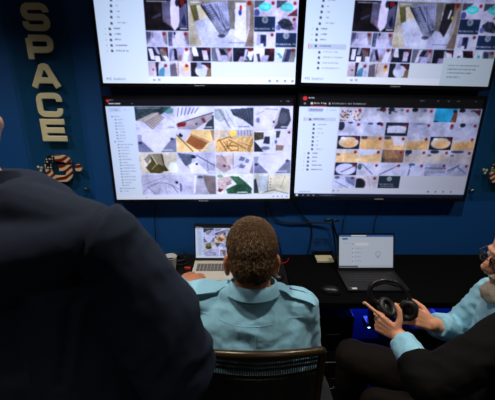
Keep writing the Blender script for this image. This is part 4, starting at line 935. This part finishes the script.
# epaulettes
def downhit(x, y, o, z0=1.4):
    off = V(o.parent.location); h, p_, n, i = o.ray_cast(V((x, y, z0))-off, V((0, 0, -1))); return (p_+off, n) if h else (None, None)
for s, a_, e_ in ((1, V((.115, .945)), V((.235, .93))), (-1, V((-.035, .955)), V((-.15, .96)))):
    b = bm_new(); b2 = bm_new(); prev = None; prev2 = None
    for k in range(9):
        t = k/8; c = a_.lerp(e_, t); p_, n = downhit(c.x, c.y, shirt)
        if p_ is None: continue
        w_ = (.022+.008*t)
        row_ = [p_+V((0, dy*w_, 0))*1+n*.0045+V((0, 0, -.18*w_*dy*dy)) for dy in (-1, -.5, 0, .5, 1)]; low = [q_-n*.006 for q_ in row_]
        vs = [b.verts.new(x) for x in row_+low[::-1]]
        if prev:
            for j in range(10): b.faces.new((prev[j], prev[(j+1) % 10], vs[(j+1) % 10], vs[j]))
        else: b.faces.new(vs)
        prev = vs
        if 3 <= k <= 7 and s == 1:
            row2 = [row_[3].lerp(row_[4], q_) for q_ in (0, .3, .6, .9, 1.2)]
            vs2 = [b2.verts.new(c_+n*.002) for c_ in row2]+[b2.verts.new(c_+n*.0002) for c_ in row2[::-1]]
            if prev2:
                for j in range(10): b2.faces.new((prev2[j], prev2[(j+1) % 10], vs2[(j+1) % 10], vs2[j]))
            else: b2.faces.new(vs2)
            prev2 = vs2
    if prev: b.faces.new(prev[::-1])
    if prev2: b2.faces.new(prev2[::-1])
    ep = obj('epaulette', b, M['shirt'], P0)
    if s == 1: obj('slider', b2, M['navy_tab'], ep)
b = bm_new(); seated_legs(b, hips, (1, 0, 0), (0, 1, 0), kL, kR, aL, aR, .012)
X, Y = V((1, 0, 0)), V((0, 1, 0)); loft(b, [((.05, .97, .465), X*.165, Y*.13), ((.05, .97, .55), X*.182, Y*.14), ((.05, .965, .64), X*.178, Y*.132)], 28, 2.3)
cloth('trousers', b, M['trouser_navy'], P0, .008, 3)
for an in (aL, aR): shoe('shoe', an, (0, 1, 0), P0)
# bead bracelet on the left wrist: worn, so it belongs to the person
b = bm_new(); dd = (V((.86, .42, -.04))).normalized(); s1, s2, _ = frame_of(dd)
for k in range(18):
    a = k*2*PI/18; ell(b, wrL+dd*.002+(s1*math.cos(a)+s2*math.sin(a))*.029, .0048, n=8)
obj('bead_bracelet', b, M['bead'], P0)

# ---- standing man in the navy jacket, nearest to us -------------------------------------
P1 = thing('person', (-.47, .60, 0), 'standing man in a dark navy suit jacket seen from behind, filling the left', 'person')
HC1 = V((-.508, .605, 1.685))
T1 = V((-.50, .60, 0))
shR1 = V((-.232, .535, 1.462)); elR1 = V((-.130, .545, 1.195)); wrR1 = V((-.31, .735, 1.13))
shL1 = V((-.70, .585, 1.50)); elL1 = V((-.80, .62, 1.22)); wrL1 = V((-.62, .76, 1.15))
def torso1(bm, ex=0):
    X, Y = V((1, .06, 0)), V((-.06, 1, 0))
    loft(bm, [(T1+V((0, .01, .82)), X*(.17+ex), Y*(.115+ex)), (T1+V((0, .01, .95)), X*(.172+ex), Y*(.125+ex)), (T1+V((0, .0, 1.10)), X*(.165+ex), Y*(.125+ex)), (T1+V((.01, -.01, 1.25)), X*(.185+ex), Y*(.13+ex)),
              (T1+V((.012, -.015, 1.38)), X*(.2+ex), Y*(.125+ex)), (T1+V((.015, -.01, 1.46)), X*(.195+ex), Y*(.105+ex)), (T1+V((.018, -.0, 1.53)), X*(.135+ex), Y*(.08+ex)), (T1+V((.02, .0, 1.565)), X*(.08+ex), Y*(.065+ex))], 32, 2.3)
b = bm_new(); head_geo(b, HC1, (-.12, .98, -.08)); torso1(b); cap(b, HC1+V((0, -.03, -.05)), V((-.485, .59, 1.53)), .058, .064)
for sh, el_, wr in ((shR1, elR1, wrR1), (shL1, elL1, wrL1)):
    cap(b, V((-.48, .59, 1.49)), sh, .06, .055); cap(b, sh, el_, .052, .042); cap(b, el_, wr, .04, .026)
hand_geo(b, wrR1, (-.8, .3, .0), (-.2, -.6, -.3), (0, 0, 1), [.35, .4, .45, .45]); hand_geo(b, wrL1, (.85, .2, .1), (0, -.8, 0), (0, 0, 1), [.35, .4, .45, .45])
for s in (-1, 1):
    h = T1+V((s*.09, .01, .86)); k_ = T1+V((s*.10, .03, .48)); a_ = T1+V((s*.10, .0, .10)); cap(b, h, k_, .09, .062); cap(b, k_, a_, .058, .042); cap(b, a_, a_+V((0, .10, -.06)), .036, .03)
finish_body('body', b, M['skin2'], P1)
b = bm_new(); ell(b, HC1+V((0, -.012, .03)), (.083, .103, .096), None, 32); ell(b, HC1+V((0, -.036, -.012)), (.073, .074, .078), None, 32)
hb = remesh(b, .005, 2); dele = [v for v in hb.verts if (v.co.y-HC1.y) > .06 or (v.co.z-HC1.z) < (-.075 if v.co.y-HC1.y < -.02 else .02)]
for v in hb.verts: v.co += (v.co-HC1).normalized()*.002*NZ.noise((v.co)*120)
bmesh.ops.delete(hb, geom=dele, context='VERTS'); obj('hair', hb, M['grey_hair'], P1)
b = bm_new(); torso1(b, .022)
X, Y = V((1, .06, 0)), V((-.06, 1, 0))
loft(b, [(T1+V((0, .01, .74)), X*.215, Y*.165), (T1+V((0, .01, .9)), X*.205, Y*.155), (T1+V((0, .0, 1.1)), X*.19, Y*.15)], 32, 2.3)
cap(b, V((-.44, .585, 1.515)), shR1+V((0, 0, .010)), .062, .060); cap(b, V((-.54, .585, 1.52)), shL1+V((0, 0, .012)), .065, .062)
ell(b, T1+V((.015, -.07, 1.36)), (.19, .075, .14))
loft(b, [(T1+V((.045, -.0, .80)), X*.19, Y*.16), (T1+V((.05, -.0, 1.05)), X*.19, Y*.15), (T1+V((.05, -.01, 1.25)), X*.205, Y*.15)], 32, 2.3)
for sh, el_, wr, s in ((shR1, elR1, wrR1, 1), (shL1, elL1, wrL1, -1)):
    ell(b, sh+V((-.004*s, 0, .002)), (.068, .078, .070)); md = sh.lerp(el_, .55)+V((.020*s, -.004, .0))
    cap(b, sh, md, .068, .080); cap(b, md, el_, .080, .072); loft(b, [(sh+V((-.16*s, 0, -.03)), V((0, .10, 0)), V((0, 0, .085))), (sh+V((-.02*s, 0, .002)), V((0, .078, 0)), V((0, 0, .068)))])
    loft(b, [(sh+V((-.07*s, .0, -.42)), V((.10, 0, 0)), V((0, .12, 0))), (sh+V((-.05*s, .0, -.05)), V((.08, 0, 0)), V((0, .10, 0)))]); w2 = el_.lerp(wr, .88); cone(b, el_, w2, .070, .043)
jm = remesh(b, .006, 6); jm.normal_update()
for v in jm.verts:
    q_ = V((v.co.x*1.6, v.co.y, v.co.z*1.5)); n = 1-2.2*abs(NZ.noise(q_*7)); n2 = 1-2.2*abs(NZ.noise(q_*15+V((3, 1, 5)))); arm = min(1, max(.25, (v.co.x+.27)*12) if v.co.x > -.5 else .5)
    qf = V((v.co.x*1.0-v.co.z*.62, v.co.x*.4+v.co.z*.25, v.co.y*.4)); fold = (1-2.4*abs(NZ.noise(qf*15)))*max(0, min(1, (1.42-v.co.z)*7))
    dsp = (.003*n+.002*n2+.010*fold)*arm
    for sh, s in ((shR1, 1), (shL1, -1)):      # armhole seam
        nn = V((s*1.0, 0, -.22)).normalized(); dd_ = (v.co-(sh+V((-.012*s, 0, 0)))).dot(nn)
        if (v.co-sh).length < .24 and v.co.z > 1.26: dsp -= .0075*math.exp(-(dd_/.007)**2)-.004*math.exp(-((dd_-.014)/.008)**2)
    v.co += v.normal*dsp
obj('jacket', jm, M['suit'], P1)
for sh, el_, wr, s in ((shR1, elR1, wrR1, 1), (shL1, elL1, wrL1, -1)):
    w2 = el_.lerp(wr, .88); b = bm_new(); w3 = el_.lerp(wr, .93); cone(b, w2.lerp(el_, .05), w3, .036, .035); obj('shirt_cuff', b, M['white'], P1)
b = bm_new()
for s in (-1, 1):
    h = T1+V((s*.085, .01, .84)); k_ = T1+V((s*.10, .03, .48)); a_ = T1+V((s*.10, .0, .09)); cap(b, h, k_, .105, .08); cone(b, k_, a_, .08, .07); shoe('shoe', a_, (s*.1, 1, 0), P1)
cloth('trousers', b, M['suit'], P1, .009, 3)
b = bm_new(); 
prof = [(.066, -.02), (.069, .02), (.074, .026), (.080, .012), (.090, -.016), (.08, -.03)]
rings = []
for k in range(25):
    a = math.radians(110+320*k/24); rings.append([b.verts.new(V((-.482, .592, 1.555))+V((rr*math.cos(a)*1.05, rr*math.sin(a), zz-.018*math.sin(a)))) for rr, zz in prof])
for A_, B_ in zip(rings, rings[1:]):
    for k in range(len(prof)): b.faces.new((A_[k], A_[(k+1) % len(prof)], B_[(k+1) % len(prof)], B_[k]))
b.faces.new(rings[0]); b.faces.new(rings[-1][::-1]); obj('collar', b, M['suit'], P1)

# ---- older bearded man at the right, turned to the left, holding headphones -------------
P2 = thing('person', (.98, .90, 0), 'bearded man with black glasses at the right edge, holding headphones', 'person')
HC2 = V((.902, .945, 1.224)); F2 = V((-.95, .16, -.18)); 
G = V((-.95, .30, 0)).normalized(); RT = G.cross(V((0, 0, 1)))   # RT: his right, away from us
HP = V((1.03, .90, .545))
shN = V((.80, .785, 1.062)); elN = V((.548, .755, .915)); wrN = V((.546, .945, .926))
shF = V((.955, 1.075, 1.00)); elF = V((.885, 1.13, .80)); wrF = V((.722, 1.045, .893))
kN, kF = V((.54, .97, .56)), V((.52, 1.24, .56)); aN, aF = V((.60, 1.0, .11)), V((.55, 1.26, .11))
def torso2(bm, ex=0, belly=0):
    for_ = G; X = RT; Y = G
    loft(bm, [(HP+V((0, 0, -.06)), X*(.165+ex), Y*(.13+ex)), (HP+V((0, 0, .06))+Y*.01, X*(.175+ex), Y*(.15+ex)), (HP+Y*.03+V((0, 0, .18)), X*(.17+ex), Y*(.155+ex)), (HP+Y*.05+V((0, 0, .32)), X*(.18+ex), Y*(.135+ex)),
              (HP+Y*.07+V((0, 0, .42)), X*(.185+ex), Y*(.115+ex)), (HP+Y*.09+V((0, 0, .485)), X*(.15+ex), Y*(.09+ex)), (HP+Y*.10+V((0, 0, .53)), X*(.08+ex), Y*(.065+ex))], 32, 2.3)
b = bm_new(); P_, R2 = head_geo(b, HC2, F2); torso2(b)
nb2 = HP+G*.09+V((0, 0, .51)); cap(b, HC2+V((.03, 0, -.05)), nb2, .056, .062)
for sh, el_, wr in ((shN, elN, wrN), (shF, elF, wrF)):
    cap(b, nb2+V((0, 0, -.03)), sh, .06, .055); cap(b, sh, el_, .052, .040); cap(b, el_, wr, .039, .026)
# near (left) hand: index stretched up-left under the ear cup, others curled behind it; far hand grips the right cup
tipsN = hand_geo(b, wrN, (-.66, .45, .27), (.30, .80, -.1), (.45, .0, .9), [(.0, .05, .05), (.9, 1.1, .8), (1.1, 1.2, .8), (1.2, 1.2, .8)], .10, (1.0, .2), .84)
tipsF = hand_geo(b, wrF, (-.76, -.05, .40), (-.35, .65, -.5), (.3, -.3, .9), [(.35, .6, .4), (.45, .7, .5), (.5, .75, .5), (.55, .8, .5)], .06, (.5, .4), .9)
for kn, an, s in ((kN, aN, -1), (kF, aF, 1)):
    h = HP+RT*s*.09; cap(b, h, kn, .09, .064); cap(b, kn, an, .058, .042); cap(b, an, an+G*.10+V((0, 0, -.07)), .036, .03)
finish_body('body', b, M['skin2'], P2)
for tp, dd, up in tipsN[:1]+tipsF:
    b = bm_new(); s_ = dd.cross(up); ell(b, tp-up*.0072+dd*.001, (.0052, .0058, .0016), Matrix((s_, dd, up)).transposed(), 10); obj('fingernail', b, M['nail'], P2)
for s in (-1, 1):
    b = bm_new(); ell(b, P_(s*.031, .078, .006), .0125, n=16); e_ = obj('eye', b, M['eye'], P2)
    b = bm_new(); ell(b, P_(s*.031, .0885, .005), (.0035, .0035, .0045), n=12); obj('iris', b, M['iris'], e_)
# beard, moustache, hair
b = bm_new()
for a in ((0, .070, -.108, .036, .034, .030), (.034, .045, -.085, .026, .034, .034), (-.034, .045, -.085, .026, .034, .034), (.055, .01, -.06, .014, .03, .035), (-.055, .01, -.06, .014, .03, .035), (.014, .093, -.050, .018, .012, .009), (-.014, .093, -.050, .018, .012, .009), (0, .092, -.130, .028, .030, .026), (0, .105, -.112, .022, .02, .02), (.02, .080, -.118, .026, .026, .026), (-.02, .080, -.118, .026, .026, .026)):
    ell(b, P_(*a[:3]), a[3:], R2, 18)
bb_ = remesh(b, .004, 2)
for v in bb_.verts: v.co += (v.co-HC2).normalized()*(.004*NZ.noise(v.co*110)+.002*NZ.noise(v.co*260))
obj('beard', bb_, M['beard'], P2)
b = bm_new(); ell(b, P_(0, -.014, .03), (.082, .100, .095), R2, 32); ell(b, P_(0, -.036, -.012), (.072, .074, .078), R2, 32)
hb = remesh(b, .005, 2); dele = []
for v in hb.verts:
    l = R2.transposed()@(v.co-HC2)
    if l.y > .055+.2*l.z or l.z < (-.07 if l.y < -.02 else .015): dele.append(v)
    else: v.co += (v.co-HC2).normalized()*.003*NZ.noise(l*110)
bmesh.ops.delete(hb, geom=dele, context='VERTS'); obj('hair', hb, M['grey_hair'], P2)
# glasses: worn
b = bm_new()
for s in (-1, 1):
    rim = [P_(s*.034+.023*math.cos(a*PI/10), .105-.004*abs(math.cos(a*PI/10)), .004+.018*math.sin(a*PI/10)) for a in range(20)]; tube(b, rim, .0032, 8, raw=True, closed=True)
    tube(b, [P_(s*.057, .102, .010), P_(s*.078, .06, .012), P_(s*.083, .0, .008), P_(s*.082, -.02, -.004)], .0022, 8)
tube(b, [P_(-.012, .107, .008), P_(0, .112, .011), P_(.012, .107, .008)], .002, 8)
gl = obj('glasses', b, M['black'], P2)
for s in (-1, 1):
    b = bm_new(); ell(b, P_(s*.034, .1045, .004), (.0225, .0012, .0175), R2, 16); obj('lens', b, M['lens'], gl)
# shirt
b = bm_new(); torso2(b, .014); cap(b, nb2+V((0, 0, -.03)), shF, .066, .064); cap(b, shF, elF, .062, .056); w2 = elF.lerp(wrF, .84); cone(b, elF, w2, .056, .042); ell(b, elF, .056)
cap(b, nb2+V((0, 0, -.03)), shN, .064, .06); cap(b, shN, elN, .054, .048); w2 = elN.lerp(wrN, .88); cone(b, elN, w2, .048, .040)
cap(b, nb2+G*.05+RT*.05+V((0, 0, .0)), nb2+G*.05-RT*.05, .035, .035)
cloth('shirt', b, M['shirt'], P2, .006, 4, [(.004, 9, (1, 1.5, 2)), (.0025, 18, (1.4, 1, 1.2))])
b = bm_new(); prof = [(.064, -.03), (.067, .01), (.072, .018), (.080, .004), (.096, -.034), (.08, -.04)]; rings = []
c0 = nb2+V((0, 0, .03))
for k in range(25):
    a = math.radians(22+316*k/24); rings.append([b.verts.new(c0+(G*math.cos(a)+RT*math.sin(a))*rr+V((0, 0, zz-.015*math.cos(a)))) for rr, zz in prof])
for A_, B_ in zip(rings, rings[1:]):
    for k in range(len(prof)): b.faces.new((A_[k], A_[(k+1) % len(prof)], B_[(k+1) % len(prof)], B_[k]))
b.faces.new(rings[0]); b.faces.new(rings[-1][::-1]); obj('collar', b, M['shirt'], P2)
# dark jacket worn open: back, near side and near sleeve
b = bm_new()
loft(b, [(HP+G*.01-RT*.06+V((0, 0, -.08)), RT*.20, G*.20), (HP+G*.03-RT*.06+V((0, 0, .06)), RT*.20, G*.21), (HP+G*.045-RT*.06+V((0, 0, .2)), RT*.185, G*.195), (HP+G*.05-RT*.06+V((0, 0, .33)), RT*.175, G*.155), (HP+G*.035-RT*.055+V((0, 0, .43)), RT*.165, G*.10), (HP+G*.04-RT*.07+V((0, 0, .485)), RT*.11, G*.07)], 32, 2.4)
cap(b, nb2-RT*.06-G*.03+V((0, 0, -.05)), shN, .066, .074); cap(b, shN, elN, .074, .062); w2 = elN.lerp(wrN, .42); cone(b, elN, w2, .062, .056)
cloth('jacket', b, M['jacket'], P2, .0065, 4, [(.005, 7, (1, 1.5, 1.6))])
b = bm_new()
for kn, an, s in ((kN, aN, -1), (kF, aF, 1)):
    h = HP+RT*s*.09; cap(b, h, kn, .105, .08); cap(b, kn, an+V((0, 0, -.02)), .076, .062); shoe('shoe', an, G, P2)
loft(b, [(HP+V((0, 0, -.085)), RT*.19, G*.15), (HP+V((0, 0, .06)), RT*.19, G*.16)], 28, 2.3)
cloth('trousers', b, M['trouser'], P2, .008, 4, [(.004, 7, (1.5, 1.5, 1))])

# ---- headphones in his hands ----------------------------------------------------------
hp = thing('headphones', (.56, 1.06, .95), 'black over-ear headphones held above his lap by the bearded man', 'headphones')
cupL, cupR = V((.548, 1.062, .955)), V((.622, 1.045, .957))
band = [cupL+V((-.012, .004, .01)), V((.500, 1.078, .978)), V((.486, 1.085, 1.012)), V((.502, 1.092, 1.040)), V((.540, 1.092, 1.053)), V((.588, 1.086, 1.042)), V((.622, 1.070, 1.008)), cupR+V((.014, .0, .02))]
b = bm_new(); tube(b, band, lambda t: .0055+.0045*math.sin(PI*t**.6), 12, 10, sx=1.0); obj('headband', b, M['bezel'], hp)
b = bm_new(); tube(b, [p+V((.002, -.004, -.006)) for p in band[3:6]], .0065, 10, 8); obj('headband_pad', b, M['pad'], hp)
for i, (c_, ax) in enumerate(((cupL, V((.25, -.55, .75))), (cupR, V((-.55, -.75, .15))))):
    ax = ax.normalized(); s_, t_, d_ = frame_of(ax)
    R = Matrix((s_, t_, d_)).transposed()
    b = bm_new(); ell(b, c_-d_*.012, (.033, .038, .016), R, 28); obj('ear_cup', b, M['bezel'], hp)
    b = bm_new(); ring = [c_+d_*.006+R@V((.024*math.cos(k*PI/14), .029*math.sin(k*PI/14), 0)) for k in range(28)]; tube(b, ring, .0105, 10, raw=True, closed=True); ell(b, c_+d_*.0, (.02, .024, .003), R, 20); obj('ear_cushion', b, M['pad'], hp)
    yk = band[1] if i == 0 else band[-2]
    b = bm_new(); tube(b, [yk, c_+s_*.02-d_*.02+V((0, 0, .02)), c_-d_*.02], .004, 8); obj('yoke', b, M['black'], hp)

# ------------------------------------------------------------------ office chairs
def make_chair(name, loc, rz, label, z_top=1.022):
    r = thing(name, loc, label, 'chair', 'mesh office chairs', rz=rz)
    # local: faces +Y, backrest plane leaning slightly back
    hw = .187
    def P(x, t):   # t 0 bottom..1 top of the back
        return V((x, -.215-.03*t-.05*(x/hw)**2*-.6, .60+(z_top-.60)*t))
    outline = []
    for k in range(13): x = -hw+2*hw*k/12; outline.append(P(x*.98, 1)+V((0, 0, -.012*abs(x/hw)**2)))
    right = [P(hw*(1.0-.0*t), t) for t in (.93, .8, .6, .4, .2)]
    bottom = [P(hw*.8, .03), P(hw*.4, 0), P(0, 0), P(-hw*.4, 0), P(-hw*.8, .03)]
    left = [P(-hw, t) for t in (.2, .4, .6, .8, .93)]
    lp = outline+right+bottom+left
    pts = []
    n = len(lp)
    for i in range(n):
        a, b_, c, d = lp[i-1], lp[i], lp[(i+1) % n], lp[(i+2) % n]
        for j in range(4):
            t = j/4; pts.append(.5*((2*b_)+(c-a)*t+(2*a-5*b_+4*c-d)*t*t+(3*b_-a-3*c+d)*t**3))
    b = bm_new(); tube(b, pts, .0125, 12, raw=True, closed=True); obj('back_frame', b, M['bronze'], r, world=False)
    b = bm_new()
    for k in range(52):
        x = -hw+.012+(2*hw-.024)*k/51; tube(b, [P(x, t)+V((0, -.02*math.sin(PI*t)*0, 0)) for t in (.02, .25, .5, .75, .99)], .0016, 4, 1)
    for k in range(34):
        t = .03+.74*k/33; tube(b, [P(-hw+.006, t)+V((0, .002, 0)), P(0, t)+V((0, .002, 0)), P(hw-.006, t)+V((0, .002, 0))], .0032, 4, 3)
    for t in (.86, .9, .94, .965): tube(b, [P(-hw+.006, t)+V((0, .002, 0)), P(0, t)+V((0, .002, 0)), P(hw-.006, t)+V((0, .002, 0))], .0055, 4, 3)
    obj('back_mesh', b, M['mesh'], r, world=False)
    b = bm_new()
    for t0, t1 in ((.01, .80), (.925, .99)):
        g = [[(b.verts.new(P(-hw+.004+(2*hw-.008)*i/12, t0+(t1-t0)*j/6)+V((0, .006, 0))), b.verts.new(P(-hw+.004+(2*hw-.008)*i/12, t0+(t1-t0)*j/6)+V((0, .009, 0)))) for j in range(7)] for i in range(13)]
        for i in range(12):
            for j in range(6):
                for k in (0, 1): b.faces.new((g[i][j][k], g[i+1][j][k], g[i+1][j+1][k], g[i][j+1][k]))
        for i in range(12):
            for j in (0, 6): b.faces.new((g[i][j][0], g[i+1][j][0], g[i+1][j][1], g[i][j][1]))
        for j in range(6):
            for i in (0, 12): b.faces.new((g[i][j][0], g[i][j+1][0], g[i][j+1][1], g[i][j][1]))
    obj('backing_cloth', b, M['mesh'], r, world=False)
    b = bm_new(); loft(b, [((0, .0, .425), V((.20, 0, 0)), V((0, .19, 0))), ((0, .0, .44), V((.235, 0, 0)), V((0, .225, 0))), ((0, .0, .462), V((.232, 0, 0)), V((0, .222, 0))), ((0, 0, .468), V((.20, 0, 0)), V((0, .19, 0)))], 32, 3.2); obj('seat', b, M['mesh'], r, world=False)
    b = bm_new(); tube(b, [(0, -.05, .42), (0, -.18, .44), (0, -.255, .52), (0, -.235, .66)], .018, 10); box(b, -.08, .08, -.1, .1, .385, .428); obj('tilt_mechanism', b, M['black'], r, world=False)
    for s in (-1, 1):
        b = bm_new(); tube(b, [(s*.20, -.1, .43), (s*.255, -.1, .45), (s*.262, -.09, .60)], .013, 10); obj('arm_post', b, M['black'], r, world=False)
        b = bm_new(); loft(b, [((s*.262, -.01, .60), V((.036, 0, 0)), V((0, .115, 0))), ((s*.262, -.01, .625), V((.036, 0, 0)), V((0, .115, 0)))], 24, 3); obj('armrest', b, M['pad'], r, world=False)
    b = bm_new(); cone(b, (0, 0, .10), (0, 0, .25), .03, .03); cone(b, (0, 0, .24), (0, 0, .39), .015, .015); obj('gas_column', b, M['black'], r, world=False)
    for k in range(5):
        a = k*2*PI/5+.3; c, s = math.cos(a), math.sin(a)
        b = bm_new(); tube(b, [(0, 0, .115), (c*.15, s*.15, .10), (c*.285, s*.285, .075)], lambda t: .024-.009*t, 8); obj('base_leg', b, M['black'], r, world=False)
        b = bm_new(); t_ = V((-s, c, 0))
        for q_ in (-1, 1): cone(b, V((c*.285, s*.285, .028))+t_*q_*.006, V((c*.285, s*.285, .028))+t_*q_*.022, .028, .028, 18)
        cone(b, (c*.285, s*.285, .03), (c*.285, s*.285, .085), .007, .007, 10); obj('caster', b, M['rubber'], r, world=False)
    return r
make_chair('office_chair', (.052, 1.0, 0), 0, 'bronze-framed mesh chair holding the man in the light blue shirt')
c2 = make_chair('office_chair', (1.06, .90, 0), math.atan2(-G.x, G.y), 'mesh office chair under the bearded man', 1.0)

# ------------------------------------------------------------------ lamps of the room, plus an added rear fill pair
def downlight(x, y, power, size=1.9, blend=.7, col=(1, .95, .88)):
    r = thing('ceiling_downlight', (x, y, 2.75), 'small round recessed downlight in the ceiling', 'lamp', 'ceiling downlights')
    b = bm_new(); tube(b, [(x+.08*math.cos(k*PI/14), y+.08*math.sin(k*PI/14), 2.745) for k in range(28)], .008, 8, raw=True, closed=True); obj('trim_ring', b, M['white'], r)
    b = bm_new(); cone(b, (x, y, 2.7495), (x, y, 2.743), .075, .075, 28); obj('lens', b, M['lamp'], r)
    l = bpy.data.lights.new('downlight_beam', 'SPOT'); l.energy = power; l.spot_size = size; l.spot_blend = blend; l.color = col; l.shadow_soft_size = .07
    o = bpy.data.objects.new('downlight_beam', l); link(o, r); o.location = (0, 0, -.02); return r
downlight(-.35, 1.05, 62); downlight(.75, 1.05, 62); downlight(1.9, 1.0, 40); downlight(-1.45, 1.0, 72)
downlight(-.9, -.9, 48); downlight(.6, -.9, 48)  # unseen rear pair, added as soft fill on the backs
for (x, y, z, e) in ((1.28, 1.76, .60, 4.5), (.80, 1.76, .60, 4.5)):
    l = bpy.data.lights.new('led_strip_glow', 'POINT'); l.energy = e; l.color = (.05, .09, 1); l.shadow_soft_size = .05
    o = bpy.data.objects.new('led_strip_glow', l); link(o); o.location = (x, y, z)
w = bpy.data.worlds.new('room_ambience'); S.world = w; w.use_nodes = True
w.node_tree.nodes['Background'].inputs[0].default_value = (.02, .025, .035, 1); w.node_tree.nodes['Background'].inputs[1].default_value = .5
# ------------------------------------------------------------------ camera
cam = bpy.data.cameras.new('camera'); co = bpy.data.objects.new('camera', cam); link(co); S.camera = co
cam.sensor_fit = 'HORIZONTAL'; cam.sensor_width = 36; cam.lens = 336.8/495*36; cam.clip_start = .03
yaw, pit, rol = -0.0226137, 0.3135269, 0.0107714
f = V((-math.sin(yaw)*math.cos(pit), math.cos(yaw)*math.cos(pit), -math.sin(pit))); rr = V((math.cos(yaw), math.sin(yaw), 0)); uu = rr.cross(f)
c, s = math.cos(rol), math.sin(rol); r2 = rr*c+uu*s; u2 = uu*c-rr*s
Mx = Matrix((r2, u2, -f)).transposed().to_4x4(); Mx.translation = V((0, 0, 1.72)); co.matrix_world = Mx
cam.dof.use_dof = True; cam.dof.focus_distance = 1.55; cam.dof.aperture_fstop = 5.6
S.view_settings.view_transform = 'Standard'; S.view_settings.look = 'None'; S.view_settings.gamma = 1; S.view_settings.exposure = 0
